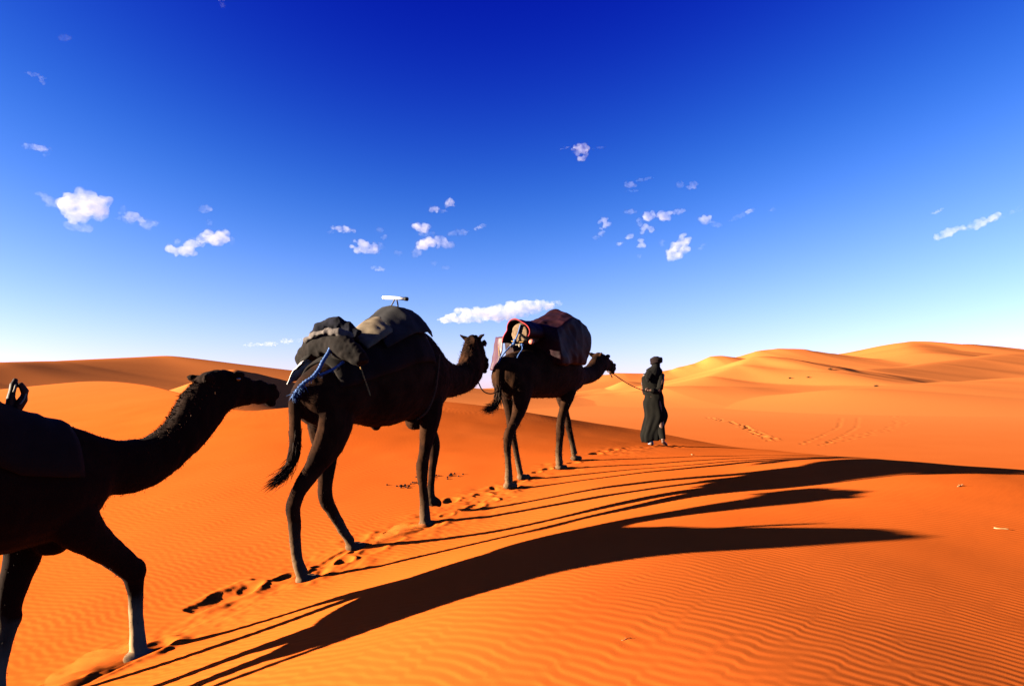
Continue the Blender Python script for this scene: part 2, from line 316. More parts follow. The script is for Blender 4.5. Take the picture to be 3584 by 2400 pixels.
def sand_material():
    m, n, l, b = nodes_mat('sand')
    geo = n.new('ShaderNodeNewGeometry')
    n1 = n.new('ShaderNodeTexNoise'); n1.inputs['Scale'].default_value = 0.35; n1.inputs['Detail'].default_value = 6
    n2 = n.new('ShaderNodeTexNoise'); n2.inputs['Scale'].default_value = 420; n2.inputs['Detail'].default_value = 3
    l.new(geo.outputs['Position'], n1.inputs['Vector']); l.new(geo.outputs['Position'], n2.inputs['Vector'])
    cr = n.new('ShaderNodeValToRGB'); cr.color_ramp.elements[0].position = .3; cr.color_ramp.elements[1].position = .7
    cr.color_ramp.elements[0].color = (*(0.315, 0.0585, 0.0075), 1); cr.color_ramp.elements[1].color = (*(0.345, 0.0695, 0.0105), 1)
    l.new(n1.outputs['Fac'], cr.inputs[0])
    # colour pales and yellows with distance, painted in for stronger sunlight far off
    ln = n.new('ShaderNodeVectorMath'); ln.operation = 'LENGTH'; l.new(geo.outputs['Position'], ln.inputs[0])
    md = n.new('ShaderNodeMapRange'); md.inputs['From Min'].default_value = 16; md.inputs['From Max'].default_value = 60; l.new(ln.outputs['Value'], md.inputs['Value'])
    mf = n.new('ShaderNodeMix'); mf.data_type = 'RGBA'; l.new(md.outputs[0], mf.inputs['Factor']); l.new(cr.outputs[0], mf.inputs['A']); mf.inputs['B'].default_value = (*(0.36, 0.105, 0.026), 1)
    mx = n.new('ShaderNodeMix'); mx.data_type = 'RGBA'; mx.blend_type = 'MULTIPLY'; mx.inputs['Factor'].default_value = 1.0
    mr = n.new('ShaderNodeMapRange'); mr.inputs['From Min'].default_value = .3; mr.inputs['From Max'].default_value = .7
    mr.inputs['To Min'].default_value = .84; mr.inputs['To Max'].default_value = 1.12
    l.new(n2.outputs['Fac'], mr.inputs['Value']); l.new(mf.outputs['Result'], mx.inputs['A']); l.new(mr.outputs[0], mx.inputs['B'])
    l.new(mx.outputs['Result'], b.inputs['Base Color'])
    b.inputs['Roughness'].default_value = 1.0; b.inputs['Specular IOR Level'].default_value = 0.0
    bp = n.new('ShaderNodeBump'); bp.inputs['Strength'].default_value = .5; bp.inputs['Distance'].default_value = .0005
    l.new(n2.outputs['Fac'], bp.inputs['Height']); l.new(bp.outputs[0], b.inputs['Normal'])
    return m
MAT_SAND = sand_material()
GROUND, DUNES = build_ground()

# ------------------------------------------------------------------ building blocks for bodies
HEAD_AZ = 32.0          # the caravan's heading, clockwise from +Y
class Soup:
    """closed lofts and ellipsoids that a voxel remesh fuses into one skin"""
    def __init__(s): s.V = []; s.F = []
    def rings(s, rings):
        n = len(rings[0]); o = len(s.V)
        for r in rings: s.V += [tuple(p) for p in r]
        for i in range(len(rings) - 1):
            for j in range(n):
                k = (j + 1) % n
                s.F.append((o + i * n + j, o + i * n + k, o + (i + 1) * n + k, o + (i + 1) * n + j))
        for base, rev in ((o, True), (o + (len(rings) - 1) * n, False)):
            c = np.mean([s.V[base + j] for j in range(n)], axis=0); s.V.append(tuple(c)); ci = len(s.V) - 1
            for j in range(n):
                k = (j + 1) % n
                s.F.append((base + k, base + j, ci) if rev else (base + j, base + k, ci))
    def ell(s, c, r, rot=None, n=14, m=8):
        M = Euler(rot).to_matrix() if rot else Matrix.Identity(3); rings = []
        for i in range(1, m):
            t = math.pi * i / m
            rings.append([Vector(c) + M @ Vector((r[0] * math.sin(t) * math.cos(a), r[1] * math.sin(t) * math.sin(a), -r[2] * math.cos(t))) for a in [2 * math.pi * j / n for j in range(n)]])
        s.rings(rings)
    def limb(s, pts, n=12, lat=(0, 1, 0)):
        """pts: (x, y, z, r along the side view, r across)"""
        P = [Vector(p[:3]) for p in pts]; rings = []; L = Vector(lat)
        for i, p in enumerate(P):
            d = ((P[min(i + 1, len(P) - 1)] - P[max(i - 1, 0)])).normalized()
            e = d.cross(L).normalized(); f = e.cross(d).normalized()
            ra, rb = pts[i][3], pts[i][4] if len(pts[i]) > 4 else pts[i][3]
            rings.append([p + e * (ra * math.cos(a)) + f * (rb * math.sin(a)) for a in [2 * math.pi * j / n for j in range(n)]])
        s.rings(rings)
    def tube(s, pts, r, n=10):
        P = [Vector(p) for p in pts]; rr = r if isinstance(r, (list, tuple)) else [r] * len(P); up = Vector((0.13, 0.31, 0.94)); rings = []
        for i, p in enumerate(P):
            d = (P[min(i + 1, len(P) - 1)] - P[max(i - 1, 0)]).normalized()
            e = d.cross(up); e = e.normalized() if e.length > 1e-4 else Vector((1, 0, 0)); f = d.cross(e).normalized(); up = -f if False else up
            rings.append([p + (e * math.cos(a) + f * math.sin(a)) * rr[i] for a in [2 * math.pi * j / n for j in range(n)]])
        s.rings(rings)
    def mesh(s, name):
        me = bpy.data.meshes.new(name); me.from_pydata(s.V, [], s.F); me.validate(); me.update()
        bm = bmesh.new(); bm.from_mesh(me); bmesh.ops.recalc_face_normals(bm, faces=bm.faces); bm.to_mesh(me); bm.free()
        return me

def fuse(me, voxel, it=6, fac=.5):
    """one continuous skin from overlapping closed shells"""
    o = bpy.data.objects.new('tmp', me); COL.objects.link(o)
    m = o.modifiers.new('r', 'REMESH'); m.mode = 'VOXEL'; m.voxel_size = voxel; m.adaptivity = 0
    if it:
        q = o.modifiers.new('s', 'SMOOTH'); q.factor = fac; q.iterations = it
    dg = bpy.context.evaluated_depsgraph_get(); dg.update()
    r = bpy.data.meshes.new_from_object(o.evaluated_get(dg)); r.name = me.name
    bpy.data.objects.remove(o); bpy.data.meshes.remove(me)
    r.materials.clear()
    return r

def catmull(P, k=6):
    P = [np.array(p, float) for p in P]; P = [2 * P[0] - P[1]] + P + [2 * P[-1] - P[-2]]; out = []
    for i in range(1, len(P) - 2):
        a, b, c, d = P[i - 1:i + 3]
        for j in range(k):
            t = j / k
            out.append(.5 * (2 * b + (c - a) * t + (2 * a - 5 * b + 4 * c - d) * t * t + (3 * b - a - 3 * c + d) * t ** 3))
    out.append(P[-2]); return [tuple(p) for p in out]

def section(s, zb, zt, wd, k=.22, n=24):
    zc, rz = (zb + zt) / 2, (zt - zb) / 2; out = []
    for j in range(n):
        a = 2 * math.pi * j / n; c, q = math.cos(a), math.sin(a)
        out.append((s, wd * q * (1 - k * max(0, c) ** 1.5), zc + rz * c))
    return out
def trunk_at(T, s):
    S = [t[0] for t in T]
    return [float(np.interp(s, S, [t[i] for t in T])) for i in (1, 2, 3)]

HEADP = [(-.08, -.16, -.02, .06), (-.03, -.22, .02, .085), (.03, -.265, .04, .10), (.1, -.285, .045, .105), (.17, -.265, .045, .10), (.24, -.23, .03, .085),
         (.31, -.205, .012, .07), (.38, -.19, .0, .062), (.45, -.182, -.004, .06), (.51, -.18, -.015, .06), (.56, -.165, -.035, .052), (.595, -.13, -.07, .03)]

def camel_mesh(name, C):
    S = Soup()
    S.rings([section(*t) for t in catmull(C['trunk'], 3)])
    # neck: pairs of top and bottom outline points and a half width
    ring = []
    for (st, zt, sb, zb, wd, off) in catmull(C['neck'], 3):
        c = Vector(((st + sb) / 2, off, (zt + zb) / 2)); u = Vector(((st - sb) / 2, 0, (zt - zb) / 2))
        ring.append([c + u * math.cos(a) + Vector((0, wd * math.sin(a), 0)) for a in [2 * math.pi * j / 18 for j in range(18)]])
    S.rings(ring)
    hx, hy, hz, yaw, pit, hsz = C['head']
    M = Matrix.Translation((hx, hy, hz)) @ Euler((0, R(pit), R(yaw)), 'XYZ').to_matrix().to_4x4() @ Matrix.Scale(hsz, 4)
    C['M'] = M
    S.rings([[M @ Vector(p) for p in section(*t, k=.1, n=16)] for t in HEADP])
    def he(c, r, rot=(0, 0, 0)):
        q = M.to_3x3() @ Euler(rot).to_matrix()
        S.ell(M @ Vector(c), [x * hsz for x in r], rot=q.to_euler(), n=10, m=6)
    for sd in (-1, 1):
        he((.19, sd * .088, .015), (.055, .03, .03))              # brow
        he((.53, sd * .04, -.04), (.035, .022, .022))            # nostril wing
        he((.10, sd * .085, -.17), (.10, .03, .09))              # cheek
        # ear: a small leaf, cupped outwards
        base = Vector((.0, sd * .055, -.035)); tip = Vector(C.get('ear', (-.06, .16, .10))); tip.y *= sd
        mid = (base + tip) / 2 + Vector((-.01, 0, .0)); P = [M @ base, M @ (base * .6 + mid * .4), M @ mid, M @ (mid * .4 + tip * .6), M @ tip]
        S.limb([(*P[0], .030, .024), (*P[1], .038, .026), (*P[2], .038, .024), (*P[3], .028, .018), (*P[4], .010, .010)], 8, lat=(M.to_3x3() @ Vector((0, 1, .3))))
    he((.545, 0, -.175), (.045, .045, .028))                     # lower lip
    he((.58, 0, -.10), (.03, .05, .045))                         # split upper lip
    for leg in C['legs']:
        S.limb([tuple(p) for p in catmull(leg['pts'], 3)])
        fx, fy, fz = leg['foot']; a = R(leg.get('tilt', 0))
        f = leg.get('yaw', 0); k = leg.get('size', 1.0)
        for sd in (-1, 1):
            S.ell((fx + .03 * k, fy + sd * .036 * k, fz + .036 * k), (.098 * k, .046 * k, .040 * k), rot=(0, a, R(sd * -9 + f)), n=12, m=6)
        S.ell((fx - .035 * k, fy, fz + .042 * k), (.075 * k, .07 * k, .045 * k), rot=(0, a, 0), n=12, m=6)
        kx, ky, kz, kr = leg['knee']; S.ell((kx, ky, kz), (kr, kr * .9, kr * 1.25), n=10, m=6)
    for e in C.get('extra', []): S.ell(*e)
    t = C['tail']; S.limb([(*p[:3], p[3], p[3]) for p in catmull(t, 3)], 8)
    me = fuse(S.mesh(name), .0125, 5, .5)
    # shaggy coat relief
    n = len(me.vertices); co = np.empty(n * 3, np.float32); me.vertices.foreach_get('co', co); co = co.reshape(-1, 3)
    no = np.empty(n * 3, np.float32); me.vertices.foreach_get('normal', no); no = no.reshape(-1, 3)
    shag = C.get('shag'); wgt = shag(co) if shag else np.full(n, .3)
    dz = fbm(co[:, 0] * 16 + C['seed'], co[:, 1] * 16, 3, co[:, 2] * 9)
    co = co + no * (dz * .0065 * wgt + .004 * vnoise(co[:, 0] * 6, co[:, 1] * 6, co[:, 2] * 6))[:, None]
    me.vertices.foreach_set('co', co.ravel().astype(np.float32)); me.update()
    return me

def strands(name, P, D, L, W, mat, parent, seed=0, droop=.35):
    """thin tapering hairs: roots P, directions D, lengths L, widths W -> one mesh"""
    rng = np.random.default_rng(seed); n = len(P); P = np.asarray(P, float); D = np.asarray(D, float)
    D = D / np.linalg.norm(D, axis=1)[:, None]
    side = np.cross(D, rng.normal(size=(n, 3))); side /= np.linalg.norm(side, axis=1)[:, None] + 1e-9
    L = np.broadcast_to(L, (n,)) * rng.uniform(.6, 1.25, n); W = np.broadcast_to(W, (n,))
    g = np.array([0, 0, -1.0]); V = []
    for k, (t, wk) in enumerate(((0, 1), (.5, .75), (1, 0.08))):
        c = P + D * (L * t)[:, None] + g * (droop * L * t * t)[:, None]
        V.append(c - side * (W * wk / 2)[:, None]); V.append(c + side * (W * wk / 2)[:, None])
    V = np.stack(V, 1).reshape(-1, 3); b = np.arange(n)[:, None] * 6
    Fq = np.concatenate([b + np.array([0, 1, 3, 2]), b + np.array([2, 3, 5, 4])])
    o = link(name, mesh_np(name, V, Fq), mat, parent); tag(o, kind='stuff'); return o

def coat(body, C, n, mat, name='coat', wfun=None, L=.03, W=.0035, seed=1, lay=(-.75, 0, -.35)):
    """short hairs over the skin, denser where wfun is high"""
    me = body.data; rng = np.random.default_rng(seed)
    N = len(me.polygons); c = np.empty(N * 3); me.polygons.foreach_get('center', c); c = c.reshape(-1, 3)
    no = np.empty(N * 3); me.polygons.foreach_get('normal', no); no = no.reshape(-1, 3)
    p = wfun(c) if wfun else np.ones(N); p = np.maximum(p, 0); lw = p.copy(); p = p / p.sum()
    i = rng.choice(N, n, p=p); P = c[i] + rng.normal(0, .005, (n, 3)); D = no[i] * 1.0 + np.array(lay) * .8 + rng.normal(0, .28, (n, 3))
    return strands(name, P, D, L * (0.5 + .5 * np.clip(lw[i], 0, 2)), W, mat, body, seed)

# ------------------------------------------------------------------ three camels in file
def coat_mat(name, dark, brown, pale, zpale, zsoft):
    m, n, l, b = nodes_mat(name)
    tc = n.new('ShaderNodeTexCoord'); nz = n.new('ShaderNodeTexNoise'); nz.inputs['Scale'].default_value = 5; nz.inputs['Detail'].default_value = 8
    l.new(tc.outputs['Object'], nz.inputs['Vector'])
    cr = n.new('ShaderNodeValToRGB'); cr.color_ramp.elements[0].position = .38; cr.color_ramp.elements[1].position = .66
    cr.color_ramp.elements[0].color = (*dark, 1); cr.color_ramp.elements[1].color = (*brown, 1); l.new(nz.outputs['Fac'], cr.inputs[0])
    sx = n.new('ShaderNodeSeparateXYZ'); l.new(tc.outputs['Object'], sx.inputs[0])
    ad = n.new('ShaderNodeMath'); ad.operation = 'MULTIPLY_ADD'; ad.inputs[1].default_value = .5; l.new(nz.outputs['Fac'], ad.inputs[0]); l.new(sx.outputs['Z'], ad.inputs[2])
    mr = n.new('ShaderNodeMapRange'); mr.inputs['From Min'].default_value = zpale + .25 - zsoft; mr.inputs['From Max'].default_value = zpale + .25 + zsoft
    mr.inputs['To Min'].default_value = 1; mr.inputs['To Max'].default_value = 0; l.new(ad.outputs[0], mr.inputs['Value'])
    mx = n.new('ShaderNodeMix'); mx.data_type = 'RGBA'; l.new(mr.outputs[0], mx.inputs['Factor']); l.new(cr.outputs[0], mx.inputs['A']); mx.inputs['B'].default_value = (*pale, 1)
    l.new(mx.outputs['Result'], b.inputs['Base Color']); b.inputs['Roughness'].default_value = .95; b.inputs['Specular IOR Level'].default_value = .05
    n2 = n.new('ShaderNodeTexNoise'); n2.inputs['Scale'].default_value = 55; n2.inputs['Detail'].default_value = 5
    mp = n.new('ShaderNodeMapping'); mp.inputs['Scale'].default_value = (1.4, 1.4, .5); l.new(tc.outputs['Object'], mp.inputs[0]); l.new(mp.outputs[0], n2.inputs['Vector'])
    bp = n.new('ShaderNodeBump'); bp.inputs['Strength'].default_value = .6; bp.inputs['Distance'].default_value = .002; l.new(n2.outputs['Fac'], bp.inputs['Height']); l.new(bp.outputs[0], b.inputs['Normal'])
    return m
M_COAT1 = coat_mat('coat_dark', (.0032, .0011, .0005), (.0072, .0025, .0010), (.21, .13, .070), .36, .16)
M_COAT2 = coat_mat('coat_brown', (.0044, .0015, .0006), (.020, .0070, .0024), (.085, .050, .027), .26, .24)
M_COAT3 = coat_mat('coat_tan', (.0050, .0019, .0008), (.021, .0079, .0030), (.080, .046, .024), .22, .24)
M_HAIR = mat_noise('hair', (.026, .0085, .003), (.048, .017, .006), 30, .8)
M_HAIRD = mat_noise('hair_dark', (.0042, .0016, .0008), (.0095, .0034, .0015), 30, .8)
M_EYE = mat_noise('eye', (.004, .003, .002), (.01, .006, .004), 20, .15, spec=.6)

C1 = dict(seed=1.0,
  trunk=[(-.80, 1.2, 1.5, .06), (-.68, 1.02, 1.6, .19), (-.48, .96, 1.68, .26), (-.2, .99, 1.90, .29), (.05, .94, 2.06, .33), (.3, .91, 1.99, .35), (.55, .9, 1.765, .35), (.8, .93, 1.675, .32), (.95, .95, 1.64, .28), (1.08, 1.03, 1.56, .22), (1.16, 1.13, 1.5, .16)],
  neck=[(.92, 1.66, .95, .98, .24, 0), (1.05, 1.61, 1.10, 1.08, .2, 0), (1.18, 1.56, 1.2, 1.17, .165, 0), (1.31, 1.54, 1.34, 1.165, .15, 0), (1.46, 1.55, 1.52, 1.21, .14, 0), (1.58, 1.63, 1.68, 1.30, .135, 0), (1.67, 1.75, 1.83, 1.42, .135, 0), (1.74, 1.87, 1.96, 1.54, .13, 0), (1.83, 1.96, 2.07, 1.68, .12, 0), (1.93, 2.0, 2.14, 1.76, .105, 0)],
  head=(1.92, 0, 2.0, -3, 4, 1.06), ear=(-.09, .12, -.02),
  legs=[dict(pts=[(.82, -.14, 1.35, .17, .1), (.92, -.16, 1.08, .16, .1), (1.07, -.13, .92, .112, .08), (1.24, -.1, .77, .085, .065), (1.345, -.09, .66, .08, .065), (1.375, -.08, .55, .057, .048), (1.385, -.08, .40, .048, .042), (1.40, -.08, .26, .05, .044), (1.41, -.08, .17, .06, .052), (1.415, -.08, .11, .058, .055)], foot=(1.43, -.08, .035), knee=(1.365, -.09, .655, .075), size=1.05),
        dict(pts=[(.78, .15, 1.25, .15, .1), (.78, .13, .89, .115, .085), (.73, .1, .73, .092, .07), (.70, .09, .58, .075, .06), (.70, .09, .49, .07, .06), (.68, .08, .38, .052, .045), (.66, .08, .2, .046, .04), (.66, .08, .06, .05, .045)], foot=(.68, .08, -.04), knee=(.71, .09, .5, .068)),
        dict(pts=[(-.45, -.14, 1.4, .22, .12), (-.4, -.15, 1.1, .17, .1), (-.45, -.14, .85, .10, .07), (-.62, -.12, .62, .075, .055), (-.66, -.12, .55, .065, .05), (-.62, -.1, .35, .048, .04), (-.56, -.1, .08, .05, .045)], foot=(-.52, -.1, -.05), knee=(-.65, -.12, .56, .06)),
        dict(pts=[(-.4, .14, 1.4, .22, .12), (-.25, .15, 1.05, .16, .1), (-.15, .13, .85, .095, .07), (-.2, .12, .6, .07, .055), (-.12, .1, .4, .05, .045), (-.02, .1, .1, .05, .045)], foot=(.04, .1, -.05), knee=(-.19, .12, .6, .06))],
  extra=[((.88, 0, .93), (.11, .09, .09))],
  tail=[(-.72, 0, 1.5, .04), (-.84, 0, 1.42, .035), (-.88, 0, 1.15, .035), (-.87, 0, .9, .04), (-.86, 0, .75, .02)],
  shag=lambda c: .5 + .6 * np.clip((c[:, 0] - 1.2) * 2, 0, 1) * (c[:, 2] > 1.1))
C2 = dict(seed=5.0,
  trunk=[(-.37, 1.46, 1.62, .06), (-.29, 1.32, 1.70, .19), (-.15, 1.23, 1.80, .27), (.05, 1.22, 1.88, .31), (.3, 1.25, 1.98, .32), (.55, 1.21, 2.12, .36), (.8, 1.215, 2.25, .37), (1.0, 1.25, 2.27, .36), (1.2, 1.27, 2.23, .32), (1.4, 1.29, 2.165, .27), (1.52, 1.34, 2.06, .22), (1.62, 1.42, 1.95, .17)],
  neck=[(1.42, 2.14, 1.42, 1.36, .24, 0), (1.56, 2.03, 1.58, 1.41, .2, 0), (1.68, 1.94, 1.70, 1.48, .165, 0), (1.83, 1.885, 1.86, 1.50, .145, 0), (1.98, 1.88, 2.05, 1.525, .135, .01), (2.09, 1.93, 2.22, 1.57, .13, .02), (2.17, 2.03, 2.36, 1.63, .14, .04), (2.23, 2.13, 2.47, 1.71, .135, .06), (2.31, 2.21, 2.55, 1.82, .125, .08), (2.40, 2.25, 2.60, 1.93, .115, .09)],
  head=(2.40, .09, 2.235, 20, 20, 1.14), ear=(-.04, .145, .015),
  legs=[dict(pts=[(-.02, -.13, 1.55, .22, .12), (-.08, -.16, 1.25, .19, .115), (-.16, -.14, 1.05, .15, .095), (-.28, -.1, .86, .09, .07), (-.39, -.08, .72, .072, .058), (-.445, -.07, .59, .074, .06), (-.43, -.07, .46, .06, .048), (-.41, -.06, .30, .05, .042), (-.38, -.06, .13, .047, .042), (-.34, -.06, .03, .053, .05), (-.32, -.06, -.01, .055, .052)], foot=(-.27, -.06, -.10), knee=(-.445, -.07, .6, .066)),
        dict(pts=[(.05, .13, 1.55, .22, .12), (.1, .16, 1.2, .18, .105), (.10, .13, .94, .115, .085), (.07, .1, .77, .08, .062), (.06, .09, .59, .078, .062), (.13, .08, .46, .062, .05), (.24, .08, .30, .052, .044), (.34, .08, .18, .048, .044), (.38, .08, .12, .05, .05)], foot=(.44, .08, .03), knee=(.06, .09, .6, .066)),
        dict(pts=[(1.28, -.15, 1.6, .2, .1), (1.27, -.17, 1.33, .15, .1), (1.23, -.14, 1.0, .078, .068), (1.215, -.12, .85, .067, .058), (1.21, -.11, .76, .07, .06), (1.24, -.1, .56, .053, .046), (1.26, -.1, .40, .052, .046), (1.27, -.1, .28, .06, .055), (1.28, -.1, .21, .06, .055)], foot=(1.31, -.1, .125), knee=(1.215, -.11, .76, .068)),
        dict(pts=[(1.43, .14, 1.6, .18, .1), (1.54, .16, 1.3, .13, .09), (1.65, .12, 1.08, .082, .068), (1.675, .1, .92, .072, .062), (1.64, .09, .75, .047, .042), (1.60, .08, .56, .042, .038), (1.59, .08, .45, .047, .044), (1.60, .08, .40, .05, .045)], foot=(1.63, .08, .30), knee=(1.68, .1, .93, .068), tilt=38)],
  extra=[((1.22, 0, 1.25), (.12, .1, .10)), ((.62, 0, 1.2), (.05, .04, .03))],
  tail=[(-.28, 0, 1.58, .055), (-.36, .03, 1.5, .055), (-.355, .04, 1.3, .055), (-.34, .05, 1.08, .052), (-.37, .05, .95, .048), (-.44, .04, .86, .035), (-.52, .03, .80, .015)],
  shag=lambda c: .6 + 1.0 * ((c[:, 0] > 1.1) & (c[:, 2] > 1.6)))
C3 = dict(seed=9.0,
  trunk=[(-.26, 1.3, 1.52, .08), (-.17, 1.14, 1.63, .21), (.02, 1.08, 1.70, .27), (.3, 1.10, 1.76, .31), (.6, 1.1, 1.88, .35), (.9, 1.1, 1.98, .37), (1.2, 1.1, 1.96, .36), (1.5, 1.13, 1.83, .31), (1.65, 1.18, 1.74, .26), (1.78, 1.26, 1.64, .19)],
  neck=[(1.6, 1.75, 1.62, 1.16, .24, 0), (1.76, 1.66, 1.80, 1.2, .2, 0), (1.9, 1.60, 1.93, 1.26, .165, 0), (2.08, 1.58, 2.11, 1.30, .14, 0), (2.26, 1.60, 2.32, 1.32, .13, 0), (2.42, 1.66, 2.52, 1.36, .125, 0), (2.54, 1.75, 2.68, 1.41, .12, 0), (2.63, 1.81, 2.80, 1.47, .115, 0), (2.70, 1.83, 2.86, 1.52, .105, 0)],
  head=(2.70, 0, 1.815, -4, 13, 1.0), ear=(-.10, .12, -.01),
  legs=[dict(pts=[(.03, -.13, 1.45, .21, .12), (.02, -.16, 1.2, .18, .11), (-.04, -.12, .89, .10, .075), (-.19, -.1, .69, .07, .057), (-.235, -.09, .60, .068, .055), (-.23, -.08, .50, .058, .048), (-.22, -.08, .38, .05, .044), (-.2, -.08, .21, .048, .042), (-.2, -.08, .09, .055, .05), (-.19, -.08, .04, .055, .05)], foot=(-.17, -.08, -.045), knee=(-.235, -.09, .61, .062)),
        dict(pts=[(.1, .13, 1.45, .2, .12), (.17, .15, 1.15, .16, .1), (.18, .12, .88, .09, .07), (.17, .1, .64, .062, .052), (.22, .09, .49, .046, .042), (.25, .08, .36, .042, .038), (.32, .08, .17, .042, .04), (.36, .08, .09, .046, .046)], foot=(.42, .08, -.005), knee=(.17, .1, .66, .056)),
        dict(pts=[(1.4, -.15, 1.5, .18, .1), (1.32, -.17, 1.2, .13, .095), (1.2, -.12, .88, .072, .062), (1.17, -.1, .72, .066, .058), (1.17, -.1, .63, .068, .06), (1.15, -.09, .43, .055, .048), (1.15, -.08, .25, .055, .048), (1.17, -.08, .16, .06, .055)], foot=(1.22, -.08, .065), knee=(1.17, -.1, .66, .066)),
        dict(pts=[(1.6, .14, 1.5, .18, .1), (1.68, .15, 1.15, .12, .09), (1.74, .12, .9, .066, .056), (1.79, .1, .74, .06, .052), (1.80, .1, .68, .06, .052), (1.86, .09, .52, .046, .042), (1.92, .08, .34, .05, .044), (1.96, .08, .23, .055, .05)], foot=(2.01, .08, .125), knee=(1.8, .1, .7, .06))],
  extra=[((1.45, 0, 1.12), (.11, .1, .08))],
  tail=[(-.18, 0, 1.55, .05), (-.27, .02, 1.46, .045), (-.285, .02, 1.25, .045), (-.31, .01, 1.1, .042), (-.40, 0, 1.0, .035), (-.5, 0, .97, .015)],
  shag=lambda c: .5 + 0 * c[:, 0])

_hd = (math.sin(R(HEAD_AZ)), math.cos(R(HEAD_AZ)))
O1 = (-1.68 - 3.16 * _hd[0], 6.3 - 3.16 * _hd[1], -1.85 + ZC)
O2 = (-1.68, 6.3, -1.53 + ZC)
O3 = (-1.68 + 3.16 * _hd[0], 6.3 + 3.16 * _hd[1], -1.15 + ZC)
ROTZ = R(90 - HEAD_AZ)
GRP = 'camels walking in file over the dune'

def camel(C, O, mat, label, nm='camel'):
    me = camel_mesh('camel_body', C)
    o = link(nm, me, mat); o.location = O; o.rotation_euler = (0, 0, ROTZ)
    tag(o, label, 'camel', GRP)
    for sd in (-1, 1):
        S = Soup(); S.ell(C['M'] @ Vector((.185, sd * .097, -.015)), (.022, .014, .018), n=10, m=6)
        e = link('eye', S.mesh('eye'), M_EYE, o)
    return o
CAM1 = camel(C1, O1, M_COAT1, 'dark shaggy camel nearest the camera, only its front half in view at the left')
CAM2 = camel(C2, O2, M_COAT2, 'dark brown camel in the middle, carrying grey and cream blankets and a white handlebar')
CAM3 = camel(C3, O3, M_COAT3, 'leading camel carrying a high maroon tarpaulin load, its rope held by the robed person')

def mane_pts(C, lo, hi, side=.05, n=400, seed=2):
    """roots along the top outline of the neck between two neck stations"""
    rng = np.random.default_rng(seed); N = catmull(C['neck'], 8); P = []; D = []
    for _ in range(n):
        f = rng.uniform(lo, hi) * (len(N) - 1); a = N[int(f)]; b = N[min(int(f) + 1, len(N) - 1)]
        top = np.array([a[0], a[5], a[1]]); bot = np.array([a[2], a[5], a[3]]); u = (top - bot); u /= np.linalg.norm(u)
        t = np.array([b[0] - a[0], 0, b[1] - a[1]]); t /= np.linalg.norm(t) + 1e-9
        y = rng.normal(0, side); P.append(top + np.array([0, y, 0]) - u * (.02 + abs(y) * .5) + t * rng.uniform(-.01, .01))
        D.append(u * 1.0 - t * rng.uniform(.0, .5) + rng.normal(0, .25, 3) + np.array([0, y * 4, 0]))
    return P, D
P, D = mane_pts(C1, .45, .98, .05, 1300, 4); strands('mane', P, D, .045, .005, M_HAIR, CAM1, 4, .25)
P, D = mane_pts(C1, .55, .92, .03, 45, 5); strands('mane_tuft', P, D, .06, .018, M_HAIR, CAM1, 5, .35)
P, D = mane_pts(C1, .05, .5, .05, 500, 14); strands('mane', P, D, .03, .006, M_HAIRD, CAM1, 14, .1)
P, D = mane_pts(C2, .5, .9, .05, 700, 6); strands('mane', P, D, .03, .005, M_HAIR, CAM2, 6, .2)
coat(CAM1, C1, 9000, M_HAIRD, wfun=lambda c: .5 + .4 * (c[:, 0] > 1.1) * (c[:, 2] > 1.0), L=.012, seed=21)
coat(CAM2, C2, 9000, M_HAIRD, wfun=lambda c: .4 + .5 * ((c[:, 0] > 1.15) & (c[:, 2] > 1.5)), L=.015, seed=22)
coat(CAM3, C3, 6000, M_HAIRD, wfun=lambda c: .5 + .8 * (c[:, 2] < .8), L=.02, seed=23)

def tail_hair(C, body, n, end, spread, L, seed):
    rng = np.random.default_rng(seed); T = catmull(C['tail'], 6); P = []; D = []; LL = []
    for _ in range(n):
        f = rng.uniform(.35, 1) * (len(T) - 1); i = int(f); a = np.array(T[i][:3]); b = np.array(T[min(i + 1, len(T) - 1)][:3]) if i < len(T) - 1 else a + (a - np.array(T[i - 1][:3]))
        t = b - a; t /= np.linalg.norm(t) + 1e-9
        P.append(a + rng.normal(0, .02, 3)); q = f / (len(T) - 1); D.append(t + rng.normal(0, spread, 3) + np.array(end) * max(0, q - .6) * 2.2); LL.append(L * (.5 + q))
    strands('tail_hair', P, D, np.array(LL), .007, M_HAIRD, body, seed, .05)
tail_hair(C2, CAM2, 700, (-.6, 0, .15), .18, .11, 31)
tail_hair(C3, CAM3, 700, (-.9, 0, .15), .2, .13, 32)
tail_hair(C1, CAM1, 200, (-.2, 0, -.3), .15, .1, 33)


